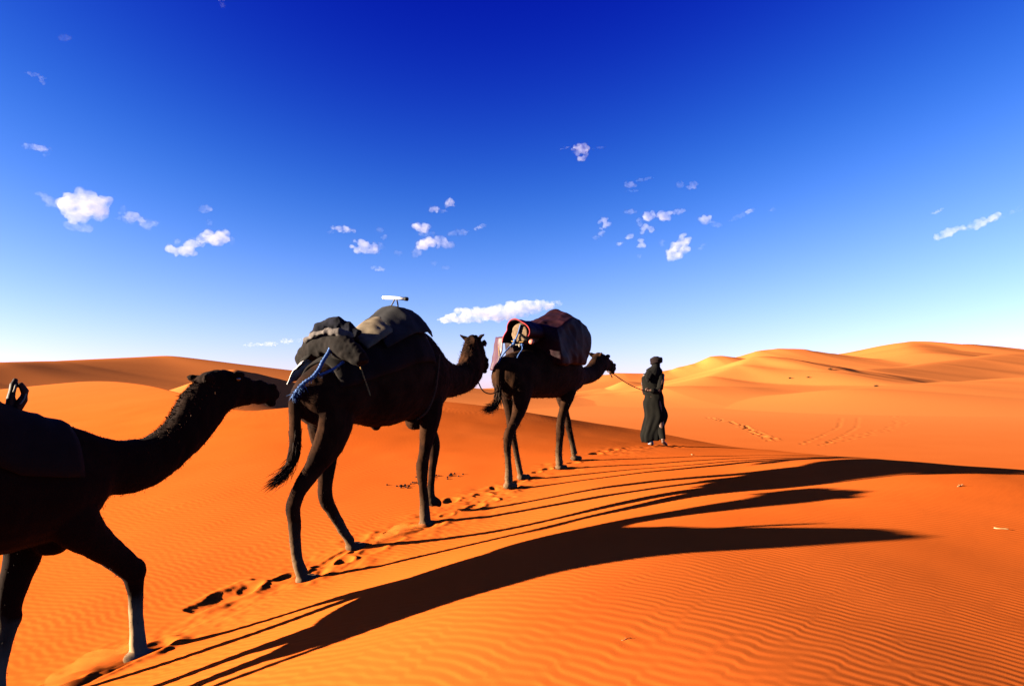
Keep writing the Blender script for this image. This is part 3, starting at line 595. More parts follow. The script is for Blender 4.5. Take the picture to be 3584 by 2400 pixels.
# ------------------------------------------------------------------ saddles, blankets, bundles
def cloth_grid(name, fn, nu, nv, th, mat, parent=None, wrinkle=.006, seed=0, wf=9.0):
    """a cloth of real thickness: fn(u, v) -> (point, outward normal), u, v in 0..1"""
    V0 = []; V1 = []
    for i in range(nu + 1):
        for j in range(nv + 1):
            u, v = i / nu, j / nv; p, n = fn(u, v); p = np.array(p, float); n = np.array(n, float); n /= np.linalg.norm(n)
            wr = wrinkle * 1.5 * float(fbm(np.array([p[0] * wf + seed]), np.array([p[1] * wf * .6]), 3, np.array([p[2] * wf * .5]))[0])
            e = min(u, 1 - u, v, 1 - v); rnd = min(1, (e * 14 + .25)) ** .5
            V0.append(p + n * (wr - 0)); V1.append(p + n * (wr + th * rnd))
    n1 = (nu + 1) * (nv + 1); ix = lambda i, j: i * (nv + 1) + j; F = []
    for i in range(nu):
        for j in range(nv):
            a, b, c, d = ix(i, j), ix(i + 1, j), ix(i + 1, j + 1), ix(i, j + 1)
            F.append((n1 + a, n1 + b, n1 + c, n1 + d)); F.append((d, c, b, a))
    for i in range(nu):
        a, b = ix(i, 0), ix(i + 1, 0); F.append((a, b, n1 + b, n1 + a)); a, b = ix(i, nv), ix(i + 1, nv); F.append((b, a, n1 + a, n1 + b))
    for j in range(nv):
        a, b = ix(0, j), ix(0, j + 1); F.append((b, a, n1 + a, n1 + b)); a, b = ix(nu, j), ix(nu, j + 1); F.append((a, b, n1 + b, n1 + a))
    me = bpy.data.meshes.new(name); me.from_pydata([tuple(p) for p in V0 + V1], [], F); me.validate()
    bm = bmesh.new(); bm.from_mesh(me); bmesh.ops.recalc_face_normals(bm, faces=bm.faces); bm.to_mesh(me); bm.free(); me.update()
    return link(name, me, mat, parent)

def on_camel(o, O):
    o.location = O; o.rotation_euler = (0, 0, ROTZ); return o

def drape(name, C, s0, s1, t0, t1, off, th, mat, lift=None, skew=0.0, **kw):
    """cloth laid over the trunk between two stations and two angles (degrees from the spine, + to the left)"""
    def fn(u, v):
        s = s0 + (s1 - s0) * u; t = R(t0 + (t1 - t0) * v); s += skew * math.sin(t)
        zb, zt, wd = trunk_at(C['trunk'], s); zc, rz = (zb + zt) / 2, (zt - zb) / 2; c, q = math.cos(t), math.sin(t)
        y = wd * q * (1 - .22 * max(0, c) ** 1.5); z = zc + rz * c; n = np.array([0, q / max(wd, .05), c / rz]); n /= np.linalg.norm(n)
        e = off + (lift(u, v) if lift else 0)
        return np.array([s, y, z]) + n * e, n
    return cloth_grid(name, fn, 26, 26, th, mat, **kw)

def rope_obj(name, pts, r, mat, k=8, parent=None, twist=False, knots=()):
    S = Soup(); P = catmull(pts, k) if len(pts) > 2 else pts
    if twist:   # a fibrous rope: thickness wavers
        rr = [r * (1 + .35 * math.sin(i * 2.4) * random.uniform(.3, 1)) for i in range(len(P))]
    else: rr = [r] * len(P)
    S.tube(P, rr, 8)
    for kn in knots: S.ell(kn[:3], (kn[3], kn[3] * .9, kn[3] * .8), n=8, m=6)
    return link(name, S.mesh(name), mat, parent)

M_NAVY = mat_noise('navy_cloth', (.0013, .0014, .0035), (.0028, .003, .007), 12, .95, .002, 200)
M_GREYLIT = mat_noise('sunlit_grey_wool', (.04, .034, .032), (.07, .06, .056), 14, .95, .003, 150)  # brighter grey: sunlight painted into the wool of the rear edge
M_GREY = mat_noise('grey_wool', (.0022, .0018, .0017), (.005, .0041, .0037), 14, .95, .003, 150)
M_CREAM = mat_noise('cream_wool', (.06, .045, .029), (.09, .07, .048), 10, .95, .003, 160)
M_PALE = mat_noise('pale_wool', (.0085, .0082, .0088), (.017, .0165, .0175), 7, .95, .003, 140)
M_BLACKC = mat_noise('dark_cloth', (.0018, .0012, .0011), (.004, .0026, .0023), 10, .95, .003, 120)
M_WHITE = mat_noise('white_cloth', (.45, .44, .43), (.55, .54, .52), 8, .9, .002, 90)
M_BLUE = mat_noise('blue_rope', (.018, .042, .12), (.045, .085, .19), 60, .9, .003, 300)
M_TAN = mat_noise('tan_rope', (.14, .075, .025), (.24, .14, .05), 60, .9, .002, 300)
M_BROWNR = mat_noise('brown_rope', (.03, .014, .007), (.06, .03, .015), 60, .9)
M_METAL = mat_noise('white_paint', (.38, .36, .34), (.48, .46, .44), 9, .35, spec=.5)
M_ROD = mat_noise('dark_rod', (.012, .012, .014), (.03, .03, .03), 30, .5, spec=.4)
M_RUB = mat_noise('black_rubber', (.005, .005, .005), (.01, .01, .01), 30, .6)
M_TARP = mat_noise('maroon_tarp', (.0048, .0009, .0017), (.0115, .0022, .004), 6, .6, .010, 14, spec=.08)
M_FLAP = mat_noise('plum_tarp', (.018, .0055, .0095), (.034, .011, .018), 5, .5, .006, 16, spec=.2)
M_RED = mat_noise('red_trim', (.10, .006, .008), (.17, .014, .014), 20, .7)
M_CANVAS = mat_noise('khaki_canvas', (.055, .036, .021), (.10, .066, .040), 30, .95, .004, 120)
M_PINK = mat_noise('pink_plastic', (.30, .07, .05), (.38, .11, .08), 8, .4)
M_WOOD = mat_noise('saddle_wood', (.008, .0035, .0018), (.018, .008, .004), 12, .6, stretch=(1, 1, .2))
M_BONE = mat_noise('toggle_bone', (.10, .08, .055), (.15, .12, .09), 30, .6)

# --- nearest camel: dark saddle cloth and a lashed wooden saddle post
o = on_camel(drape('saddle_blanket', C1, -.15, .91, -82, 82, .012, .03, M_BLACKC, wrinkle=.01, seed=3), O1)
tag(o, 'dark saddle cloth with a square front edge on the nearest camel', 'blanket')
S = Soup(); S.tube([(.60, -.02, 1.74), (.605, -.02, 1.83), (.62, -.01, 1.91), (.635, 0, 1.945)], [.026, .024, .022, .014], 10)
S.tube([(.62, -.05, 1.73), (.655, -.055, 1.82), (.665, -.05, 1.87), (.64, -.04, 1.92)], [.022, .028, .024, .014], 10)
post = on_camel(link('saddle_post', fuse(S.mesh('saddle_post'), .006, 3), M_WOOD), O1)
tag(post, 'wooden saddle post lashed with pale cord, rising from the nearest saddle', 'saddle post')
rope_obj('lashing', [(.607, -.044, 1.865), (.614, -.042, 1.885), (.622, -.034, 1.91)], .005, M_BONE, 4, post)
rope_obj('lashing', [(.632, -.075, 1.79), (.65, -.081, 1.82), (.662, -.076, 1.855)], .004, M_BONE, 4, post)

# --- middle camel
GB = 'blankets and pads on the middle camel'
o = on_camel(drape('saddle_blanket', C2, -.12, 1.14, -78, 78, .012, .04, M_BLACKC, wrinkle=.012, seed=8), O2); tag(o, 'black underblanket against the middle camel’s back'.replace('’', "'"), 'blanket', GB)
def pad(name, pts, r, mat, lab, cat, vox=.012, group=None, flat=.8):
    S = Soup(); S.limb([(*p, rr, rr * flat) for p, rr in zip(pts, r)], 14, lat=(1, 0, 0)); me = fuse(S.mesh(name), vox, 6)
    n = len(me.vertices); co = np.empty(n * 3, np.float32); me.vertices.foreach_get('co', co); co = co.reshape(-1, 3); no = np.empty(n * 3, np.float32); me.vertices.foreach_get('normal', no); no = no.reshape(-1, 3)
    co += no * (.018 * fbm(co[:, 0] * 9 + len(lab), co[:, 1] * 7, 4, co[:, 2] * 9) + .008 * (1 - 2 * np.abs(vnoise(co[:, 0] * 14, co[:, 1] * 9 + 4, co[:, 2] * 14))))[:, None]; me.vertices.foreach_set('co', co.ravel()); me.update()
    o = link(name, me, mat); tag(o, lab, cat, group); return o
# stuffed ring round the hump: rear bow of the pack saddle
o = on_camel(pad('saddle_pad', [(.10, .42, 1.78), (.03, .38, 1.86), (-.02, .24, 1.96), (-.035, 0, 2.0), (-.03, -.22, 1.95), (-.01, -.34, 1.87), (.02, -.40, 1.80)], [.06, .085, .10, .105, .10, .085, .06], M_BLACKC, 'black stuffed pad bent over the rump of the middle camel', 'saddle pad'), O2)
o = on_camel(drape('folded_blanket', C2, -.10, .24, -20, 55, .115, .05, M_GREY, lift=lambda u, v: .05 * math.sin(u * 3.1), wrinkle=.012, seed=12), O2); tag(o, 'dark folded blanket over the rear of the middle saddle', 'blanket', GB)
o = on_camel(pad('cloth_bundle', [(.03, .30, 2.05), (.02, .16, 2.14), (.05, 0, 2.185), (.09, -.12, 2.16), (.13, -.22, 2.08)], [.045, .07, .075, .065, .04], M_NAVY, 'navy cloth bundled on the rear of the middle saddle', 'cloth bundle', .01), O2)
o = on_camel(pad('lit_edge_roll', [(-.09, .22, 2.03), (-.12, .08, 2.085), (-.12, -.06, 2.10), (-.07, -.18, 2.09), (.02, -.27, 2.055)], [.02, .03, .034, .03, .016], M_GREYLIT, 'slim pale grey roll across the rear of the middle saddle', 'roll', .008), O2)  # added pale strip, stands for the sunlit top edge of the dark blanket
o = on_camel(drape('folded_blanket', C2, .24, .78, -36, 50, .085, .045, M_CREAM, lift=lambda u, v: .03 * math.sin(u * 3.1), wrinkle=.012, seed=15, skew=-.05), O2); tag(o, 'cream blanket folded behind the handlebar on the middle camel', 'blanket', GB)
o = on_camel(drape('saddle_cover', C2, .45, 1.13, -48, 60, .085, .035, M_PALE, lift=lambda u, v: .07 * math.sin(u * 3.1) ** .8 * (1 - .5 * abs(v - .5) * 2), wrinkle=.012, seed=19), O2); tag(o, 'pale grey blanket domed over the hump under the handlebar', 'blanket', GB)
o = on_camel(drape('white_sheet', C2, -.14, .26, 40, 76, .10, .012, M_WHITE, lift=lambda u, v: .07 * v, wrinkle=.02, seed=23), O2); tag(o, 'white sheet hanging down the far side of the middle camel', 'sheet')
hb = bpy.data.objects.new('saddle_handlebar', None); COL.objects.link(hb); on_camel(hb, O2); tag(hb, 'white T shaped handlebar standing on the middle saddle', 'handlebar')
S = Soup(); S.tube([(.885, .155, 2.545), (.885, 0, 2.53), (.885, -.125, 2.512)], .017, 12); link('grip', S.mesh('grip'), M_METAL, hb)
S = Soup(); S.tube([(.885, -.125, 2.512), (.885, -.16, 2.507)], .021, 12); link('end_cap', S.mesh('end_cap'), M_RUB, hb)
S = Soup(); S.tube([(.885, .155, 2.545), (.885, .172, 2.547)], .019, 12); link('end_cap', S.mesh('end_cap'), M_METAL, hb)
S = Soup(); S.tube(catmull([(.885, .012, 2.52), (.87, .03, 2.47), (.845, .06, 2.40), (.84, .07, 2.32)], 4), .0075, 8); link('rod', S.mesh('rod'), M_ROD, hb)
S = Soup(); S.tube(catmull([(.885, -.012, 2.52), (.91, -.008, 2.47), (.925, .0, 2.41), (.93, .0, 2.30)], 4), .0075, 8); link('rod', S.mesh('rod'), M_ROD, hb)
S = Soup(); S.ell((1.10, -.06, 2.30), (.03, .03, .03)); link('knob', S.mesh('knob'), M_NAVY, hb)
# frayed blue crupper rope
def fray(pts, n, L, parent, seed):
    rng = np.random.default_rng(seed); T = catmull(pts, 10); i = rng.integers(0, len(T), n); P = np.array(T)[i] + rng.normal(0, .006, (n, 3)); strands('frayed_fibre', P, rng.normal(0, 1, (n, 3)) + np.array([0, 0, -.4]), L, .005, M_BLUE, parent, seed, .4)
bp1 = [(-.08, -.10, 1.98), (-.13, -.11, 1.90), (-.20, -.12, 1.82), (-.25, -.13, 1.75), (-.31, -.12, 1.68), (-.37, -.08, 1.63), (-.40, -.03, 1.56), (-.42, .0, 1.50)]
br = on_camel(rope_obj('crupper_rope', bp1, .017, M_BLUE, 8, twist=True), O2); tag(br, 'frayed blue rope slung under the tail of the middle camel', 'rope')
bp2 = [(-.02, -.22, 1.84), (-.10, -.22, 1.79), (-.18, -.20, 1.74), (-.26, -.15, 1.70)]
rope_obj('rope_branch', bp2, .012, M_BLUE, 8, br, twist=True); fray(bp1, 260, .028, br, 3); fray(bp1[5:], 200, .05, br, 5); fray(bp2, 90, .02, br, 4)
o = on_camel(rope_obj('girth_rope', [(.05, -.325, 1.80), (.09, -.335, 1.70), (.14, -.338, 1.60), (.18, -.335, 1.52)], .007, M_TAN, twist=True), O2); tag(o, 'pale cord hanging down the middle camel’s flank'.replace('’', "'"), 'rope')
o = on_camel(rope_obj('girth_rope', [(1.18, -.35, 1.95), (1.16, -.345, 1.75), (1.12, -.34, 1.55), (1.06, -.29, 1.36), (1.0, -.2, 1.27)], .012, M_BROWNR), O2); tag(o, 'brown girth rope behind the foreleg of the middle camel', 'rope')
# --- halter line from the middle camel to the one ahead
def w2l(p, O):   # world -> camel frame
    q = (p[0] - O[0], p[1] - O[1]); return (q[0] * _hd[0] + q[1] * _hd[1], -q[0] * _hd[1] + q[1] * _hd[0], p[2] - O[2])

# --- leading camel: a high tarpaulin load, a rolled pack, a flap
bm = bmesh.new()
for p in [(.50, .0, 2.10), (.85, .02, 2.24), (1.22, .0, 2.40), (1.42, .0, 2.36), (.52, -.40, 2.05), (.98, -.43, 2.25), (1.28, -.48, 2.13), (1.38, -.50, 2.0), (1.36, -.50, 1.85), (1.28, -.46, 1.58), (.55, -.46, 1.55), (.48, -.44, 1.9),
          (.48, .40, 1.95), (.9, .42, 2.16), (1.35, .42, 2.08), (1.42, .40, 1.6), (.5, .40, 1.5), (1.5, .0, 1.7)]:
    bm.verts.new(p)
bmesh.ops.convex_hull(bm, input=bm.verts); bmesh.ops.delete(bm, geom=[v for v in bm.verts if not v.link_faces], context='VERTS')
me = bpy.data.meshes.new('tarpaulin_load'); bm.to_mesh(me); bm.free()
me = fuse(me, .014, 5, .5)
n = len(me.vertices); co = np.empty(n * 3, np.float32); me.vertices.foreach_get('co', co); co = co.reshape(-1, 3); no = np.empty(n * 3, np.float32); me.vertices.foreach_get('normal', no); no = no.reshape(-1, 3)
fold = fbm(co[:, 0] * 3.0 + co[:, 2] * 2, co[:, 1] * 3.5, 3, co[:, 2] * 2.0); crease = 1 - np.abs(vnoise(co[:, 0] * 5 + 3, co[:, 1] * 5, co[:, 2] * 4)) * 2
co += no * (.022 * fold + .012 * crease)[:, None]; me.vertices.foreach_set('co', co.ravel()); me.update()
ld = on_camel(link('tarpaulin_load', me, M_TARP), O3); tag(ld, 'high creased maroon tarpaulin load on the leading camel', 'load')
S = Soup(); S.limb([(.10, -.05, 1.96, .06, .06), (.11, -.05, 1.96, .125, .125), (.16, -.05, 1.965, .142, .14), (.35, -.04, 1.975, .145, .14), (.55, -.03, 1.98, .14, .14)], 18)
me = fuse(S.mesh('canvas_roll'), .01, 5); rl = on_camel(link('canvas_roll', me, M_CANVAS), O3); tag(rl, 'khaki canvas roll with its end facing back on the leading camel', 'roll')
rope_obj('strap', [(.095, -.10, 2.07), (.088, -.06, 1.98), (.088, -.13, 1.90), (.10, -.18, 1.86)], .010, M_BLACKC, 6, rl)
rope_obj('cord', [(.10, .06, 1.86), (.086, -.03, 1.845), (.09, -.13, 1.84)], .006, M_TAN, 6, rl)
def arch(u, v):
    t = R(-112 + 236 * v); r = .165 + .02 * math.sin(t * 3) + (.10 * max(0, (v - .8) / .2)) ; s = .07 + .5 * u
    p = np.array([s, -.045 + r * math.sin(t), 1.965 + r * math.cos(t) * (1 if math.cos(t) > 0 else .8)]); return p, np.array([-.0, math.sin(t), math.cos(t)])
bl = on_camel(cloth_grid('wrapped_blanket', arch, 14, 30, .016, M_TARP, wrinkle=.008, seed=31), O3); tag(bl, 'maroon blanket with red edging wrapped over the canvas roll', 'blanket')
rope_obj('edging', [tuple(arch(0, v)[0] * np.array([1, 1, 1]) + np.array([-.004, 0, 0]) + .012 * arch(0, v)[1]) for v in np.linspace(0, 1, 16)], .009, M_RED, 3, bl)
def flap(u, v):
    a = np.array([.30, .45, 1.95]) * (1 - u) + np.array([.08, .16, 1.93]) * u; b = np.array([.25, .47, 1.50]) * (1 - u) + np.array([.02, .27, 1.47]) * u
    p = a * (1 - v) + b * v + np.array([-.05 * math.sin(math.pi * u) * (1 - .3 * v) - .02 * math.sin(9 * u) * v, 0, -.05 * u * (1 - u)]); return p, np.array([-.75, .65, .1])
fl = on_camel(cloth_grid('tarpaulin_flap', flap, 18, 18, .008, M_FLAP, wrinkle=.02, seed=37, wf=6), O3); tag(fl, 'plum coloured tarpaulin flap hanging behind the leading load', 'flap')
rope_obj('guy_cord', [(.14, .30, 1.90), (.06, .24, 1.72), (.04, .22, 1.66)], .005, M_TAN, 4, fl)
br3 = on_camel(rope_obj('lashing_rope', [(.08, -.09, 2.07), (.075, -.055, 1.96), (.07, -.02, 1.88), (.05, .0, 1.82), (-.02, .02, 1.77), (-.10, .04, 1.70), (-.17, .05, 1.63), (-.25, .05, 1.55)], .010, M_BLUE, 8, twist=True, knots=[(.065, -.01, 1.86, .028), (.06, -.0, 1.82, .03), (.07, -.12, 1.80, .026)]), O3)
tag(br3, 'knotted blue rope lashing the load behind the leading camel', 'rope')
rope_obj('rope_branch', [(.07, -.12, 1.80), (.04, -.14, 1.74), (-.02, -.13, 1.68), (-.06, -.12, 1.62)], .008, M_BLUE, 6, br3, twist=True)
for p in ((.045, .035, 1.79), (.06, -.09, 1.795)):
    S = Soup(); S.ell(p, (.024, .02, .028), n=10, m=6); link('toggle', S.mesh('toggle'), M_BONE, br3)
S = Soup(); S.tube([(.05, .03, 1.80), (.06, -.05, 1.805), (.065, -.09, 1.80)], .008, 8); link('toggle_bar', S.mesh('toggle_bar'), M_BONE, br3)
S = Soup(); S.ell((.12, -.235, 1.84), (.035, .04, .034), n=12, m=8); o = on_camel(link('pink_float', S.mesh('pink_float'), M_PINK), O3); tag(o, 'small pink knob at the corner of the wrapped blanket', 'knob')

# --- lines between the animals and the leader
def c2w(p, O): return (O[0] + p[0] * _hd[0] - p[1] * _hd[1], O[1] + p[0] * _hd[1] + p[1] * _hd[0], O[2] + p[2])
hl = rope_obj('halter_line', [c2w(p, O2) for p in [(2.36, .0, 1.72), (2.41, 0, 1.66), (2.46, 0, 1.60), (2.53, 0, 1.56), (2.64, 0, 1.54), (2.75, 0, 1.55), (2.86, .0, 1.60), (2.95, .02, 1.66)]], .008, M_BROWNR, 8)
tag(hl, 'slack brown line from the middle camel to the one ahead', 'rope')
HAND = Vector((2.735, 13.755, .057 + ZC))
mouth = Vector(c2w((3.20, -.02, 1.52), O3))
pts = [tuple(mouth.lerp(HAND, t) - Vector((0, 0, .05 * math.sin(math.pi * t)))) for t in np.linspace(0, 1, 12)]
lr = rope_obj('lead_rope', pts, .009, M_BROWNR, 2); tag(lr, 'taut lead rope from the front camel to the hand behind the back', 'rope')
# halter round the muzzle
S = Soup(); M = C3['M']
S.tube([M @ Vector((.43, .066 * math.cos(a), -.095 + .105 * math.sin(a))) for a in np.linspace(0, 2 * math.pi, 17)], .009, 8)
S.tube([M @ Vector(p) for p in ((.43, -.066, -.06), (.25, -.098, -.04), (.08, -.115, -.03))], .008, 8); S.tube([M @ Vector(p) for p in ((.43, .066, -.06), (.25, .098, -.04), (.08, .115, -.03))], .008, 8)
S.tube([M @ Vector(p) for p in ((.43, 0, -.20), (.50, -.01, -.24), (.52, -.02, -.27))], .012, 8)
ht = on_camel(link('halter', S.mesh('halter'), M_BROWNR), O3); tag(ht, 'dark rope halter on the muzzle of the leading camel', 'halter')

# ------------------------------------------------------------------ the person leading the file
M_SKIN = mat_noise('skin', (.035, .013, .006), (.05, .019, .009), 20, .6, spec=.3)
M_ROBE = mat_noise('olive_robe', (.0009, .0007, .0004), (.0021, .0017, .0009), 5, .95, .004, 60)
M_TURB = mat_noise('plum_turban', (.003, .0014, .0016), (.006, .0028, .003), 14, .95, .004, 90)
M_SCARF = mat_noise('black_scarf', (.0015, .0012, .0012), (.003, .0025, .0022), 14, .95, .003, 90)
M_TROU = mat_noise('pale_trousers', (.09, .10, .13), (.13, .14, .17), 12, .95, .003, 90)
PX, PY = 2.88, 13.93; PZ = ground_z(PX, PY); K = .00134
def P_(x, y, d=0.0): return ((x - 350) * K, d, (1490 - y) * K)
S = Soup()
def lim(*a): S.limb(list(a), 12, lat=(0, 1, 0))
hx = P_(395, 0)[0]
lim((-.02, 0, .86, .15, .11), (0, 0, 1.0, .15, .11), (.0, 0, 1.15, .14, .10), (.01, 0, 1.32, .16, .10), (.02, 0, 1.46, .14, .08), (.04, 0, 1.53, .06, .05))
lim((.03, 0, 1.46, .055, .055), (.05, .01, 1.56, .05, .05), (.06, .02, 1.62, .06, .07))
S.ell((.062, .02, 1.70), (.078, .098, .115)); S.ell((.08, .12, 1.685), (.014, .022, .022)); S.ell((.085, .112, 1.645), (.03, .012, .01))
for sd in (-1, 1): S.ell((.062 + sd * .078, .02, 1.69), (.012, .025, .033)); S.ell((.075 + sd * .032, .107, 1.715), (.013, .008, .008))
lim((-.06, 0, .9, .10, .10), (-.09, .02, .65, .085, .085), (-.085, .03, .47, .06, .06), (-.075, .0, .25, .055, .055), (-.065, -.02, .09, .036, .036), (-.065, -.02, .05, .036, .036))
S.ell((-.05, .05, .035), (.042, .115, .034)); S.ell((-.062, -.045, .045), (.034, .035, .04))
lim((.08, 0, .9, .10, .10), (.12, -.03, .65, .085, .085), (.135, -.06, .47, .06, .06), (.15, -.13, .25, .052, .052), (.175, -.20, .12, .036, .036))
S.ell((.20, -.17, .062), (.045, .105, .032), rot=(R(-28), 0, R(-35))); S.ell((.172, -.23, .10), (.034, .034, .036))
lim((.17, -.01, 1.44, .06, .06), (.165, -.08, 1.28, .05, .05), (.10, -.15, 1.10, .042, .042), (.0, -.185, 1.115, .036, .034), (-.07, -.195, 1.125, .028, .024))
lim((-.15, 0, 1.44, .06, .06), (-.20, .03, 1.25, .05, .05), (-.19, .12, 1.08, .04, .04), (-.15, .22, 1.05, .03, .03)); S.ell((-.14, .26, 1.045), (.03, .045, .018))
HB = Vector((-.10, -.195, 1.125)); S.ell(HB, (.038, .022, .034))
for i, (z0, ln, cu) in enumerate(((.028, .055, .9), (.010, .062, 1.0), (-.008, .058, 1.0), (-.024, .046, 1.0))):      # four fingers curled round the rope
    S.tube([HB + Vector((-.026, -.006, z0)), HB + Vector((-.045 - ln * .15, -.020, z0 - .002)), HB + Vector((-.050 - ln * .1, .008, z0 - .006)), HB + Vector((-.034, .022, z0 - .008))], [.0085, .0085, .008, .0065], 8)
S.tube([HB + Vector((.01, -.018, .026)), HB + Vector((-.012, -.034, .034)), HB + Vector((-.034, -.036, .028)), HB + Vector((-.046, -.026, .018))], [.011, .010, .009, .007], 8)
pm = fuse(S.mesh('person'), .0065, 3, .4)
person = link('person', pm, M_SKIN); person.location = (PX, PY, PZ); person.rotation_euler = (0, 0, R(-12))
tag(person, 'person in a long dark robe and turban, leading the camels by a rope', 'person')
rows = [(1408, 146, 486, .10), (1395, 142, 488, .13), (1330, 132, 490, .16), (1280, 135, 497, .17), (1200, 158, 527, .18), (1100, 180, 560, .18), (1040, 188, 572, .175), (960, 180, 555, .165), (900, 172, 535, .16), (830, 170, 525, .15), (790, 186, 522, .145), (740, 195, 518, .14), (680, 185, 500, .14), (600, 165, 488, .14), (550, 158, 485, .145), (480, 155, 487, .145), (450, 165, 500, .14), (400, 205, 506, .13), (350, 238, 500, .11), (315, 275, 472, .08), (290, 315, 462, .065), (276, 330, 455, .055)]
rg = []
for (y, xl, xr, dp) in catmull(rows, 3):
    xc, hw = ((xl + xr) / 2 - 350) * K, (xr - xl) / 2 * K * .88; dp *= .78; z = (1490 - y) * K; low = np.clip((y - 620) / 600, 0, 1); ring = []
    for j in range(72):
        a = 2 * math.pi * j / 72
        f = 1 + low * (.06 * math.sin(6 * a + z * 4) + .045 * math.sin(11 * a - z * 7 + 1)) + (1 - low) * .018 * math.sin(9 * a + z * 22)
        zz = z - low ** 4 * (.02 * math.cos(a - 3.0) + .012 * math.sin(5 * a))
        if low > .97: zz += -.02 * math.cos(a - math.pi) + .02 * math.sin(a)
        ring.append(Vector((xc + hw * math.cos(a) * f, dp * math.sin(a) * f + .0, zz)))
    rg.append(ring)
V = [tuple(p) for r in rg for p in r]; n = 72
inn = [tuple(np.mean([p[:] for p in r], axis=0) + (np.array(p[:]) - np.mean([q[:] for q in r], axis=0)) * .955) for r in rg for p in r]
F = []; N = len(V); m = len(rg)
for i in range(m - 1):
    for j in range(n):
        k = (j + 1) % n; F.append((i * n + j, i * n + k, (i + 1) * n + k, (i + 1) * n + j)); F.append((N + (i + 1) * n + j, N + (i + 1) * n + k, N + i * n + k, N + i * n + j))
for j in range(n):
    k = (j + 1) % n; F.append((j, N + j, N + k, k)); q = (m - 1) * n; F.append((q + k, N + q + k, N + q + j, q + j))
me = bpy.data.meshes.new('robe'); me.from_pydata(V + inn, [], F); me.validate(); link('robe', me, M_ROBE, person)
S = Soup(); S.limb([(.15, -.01, 1.45, .07, .07), (.155, -.05, 1.33, .068, .065), (.13, -.11, 1.16, .066, .06), (.06, -.15, 1.09, .062, .055), (-.01, -.185, 1.105, .062, .052), (-.05, -.19, 1.115, .055, .045)], 14)
link('sleeve', fuse(S.mesh('sleeve'), .009, 4), M_ROBE, person)
S = Soup(); S.limb([(-.14, .0, 1.45, .065, .065), (-.175, .03, 1.27, .06, .06), (-.175, .10, 1.10, .055, .055), (-.17, .19, 1.06, .055, .05)], 12); link('sleeve', fuse(S.mesh('sleeve'), .009, 4), M_ROBE, person)
S = Soup(); S.ell((.062, .015, 1.735), (.108, .118, .082))
for i in range(7):
    ph = i * .9; S.tube([Vector((.066 + .105 * math.cos(a), .015 + .115 * math.sin(a), 1.722 + (i - 3) * .011 + .026 * math.cos(a + ph))) for a in np.linspace(0, 2 * math.pi, 25)], .021, 8)
S.ell((.165, .0, 1.742), (.03, .06, .034)); S.ell((-.04, -.01, 1.725), (.025, .06, .028))
link('turban', fuse(S.mesh('turban'), .007, 3), M_TURB, person)
S = Soup(); S.limb([(.06, .01, 1.70, .085, .10), (.055, .01, 1.64, .088, .095), (.05, 0, 1.58, .09, .09), (.03, -.01, 1.53, .125, .10), (.0, -.02, 1.47, .16, .115), (-.02, -.03, 1.43, .13, .11)], 16)
S.limb([(-.06, -.10, 1.50, .06, .03), (-.10, -.135, 1.43, .05, .025), (-.12, -.15, 1.37, .045, .02), (-.105, -.155, 1.31, .04, .018), (-.115, -.155, 1.28, .02, .012)], 10); S.limb([(-.04, -.12, 1.46, .04, .025), (-.07, -.15, 1.38, .035, .02), (-.14, -.155, 1.38, .022, .015)], 10)
link('scarf', fuse(S.mesh('scarf'), .008, 3), M_SCARF, person)
S = Soup(); S.limb([(-.08, .0, .36, .07, .068), (-.078, -.005, .22, .066, .062), (-.075, -.02, .10, .06, .055), (-.072, -.02, .03, .055, .05)], 14); link('trouser_leg', fuse(S.mesh('trouser_leg'), .008, 4), M_TROU, person)
S = Soup(); S.limb([(.135, -.05, .42, .075, .075), (.15, -.12, .26, .07, .068), (.17, -.185, .145, .058, .055)], 14); link('trouser_leg', fuse(S.mesh('trouser_leg'), .008, 4), M_ROBE, person)

# ------------------------------------------------------------------ clouds: real volumes a few kilometres off
def cloud_mat(name, dens, scale, lo, hi):
    m = bpy.data.materials.new(name); m.use_nodes = True; n = m.node_tree.nodes; l = m.node_tree.links; n.clear()
    o = n.new('ShaderNodeOutputMaterial'); v = n.new('ShaderNodeVolumePrincipled'); v.inputs['Color'].default_value = (.62, .63, .62, 1); v.inputs['Anisotropy'].default_value = 0.0
    tc = n.new('ShaderNodeTexCoord'); nz = n.new('ShaderNodeTexNoise'); nz.inputs['Scale'].default_value = scale; nz.inputs['Detail'].default_value = 7; nz.inputs['Roughness'].default_value = .62
    oi = n.new('ShaderNodeObjectInfo'); ad = n.new('ShaderNodeVectorMath'); ad.operation = 'ADD'
    l.new(tc.outputs['Object'], ad.inputs[0]); l.new(oi.outputs['Location'], ad.inputs[1]); l.new(ad.outputs[0], nz.inputs['Vector'])
    mr = n.new('ShaderNodeMapRange'); mr.inputs['From Min'].default_value = lo; mr.inputs['From Max'].default_value = hi; mr.inputs['To Min'].default_value = 0; mr.inputs['To Max'].default_value = dens
    l.new(nz.outputs['Fac'], mr.inputs['Value']); l.new(mr.outputs[0], v.inputs['Density']); l.new(v.outputs[0], o.inputs['Volume'])
    return m
CD = 2600.0; MPP = CD / 2389.33
M_CLOUD = cloud_mat('cloud_dense', .015, .024, .34, .68)
M_WISP = cloud_mat('cloud_wisp', .0055, .026, .36, .70)
_cp = math.atan(180 / 2389.33)
def sky_pt(u, v, d):
    a, b = (u - 1792) / 2389.33, -(v - 1200) / 2389.33
    q = Vector((a, math.cos(_cp) - b * math.sin(_cp), math.sin(_cp) + b * math.cos(_cp))).normalized(); return q * d + Vector((0, 0, ZC))
GC = 'small clouds scattered low in the sky'
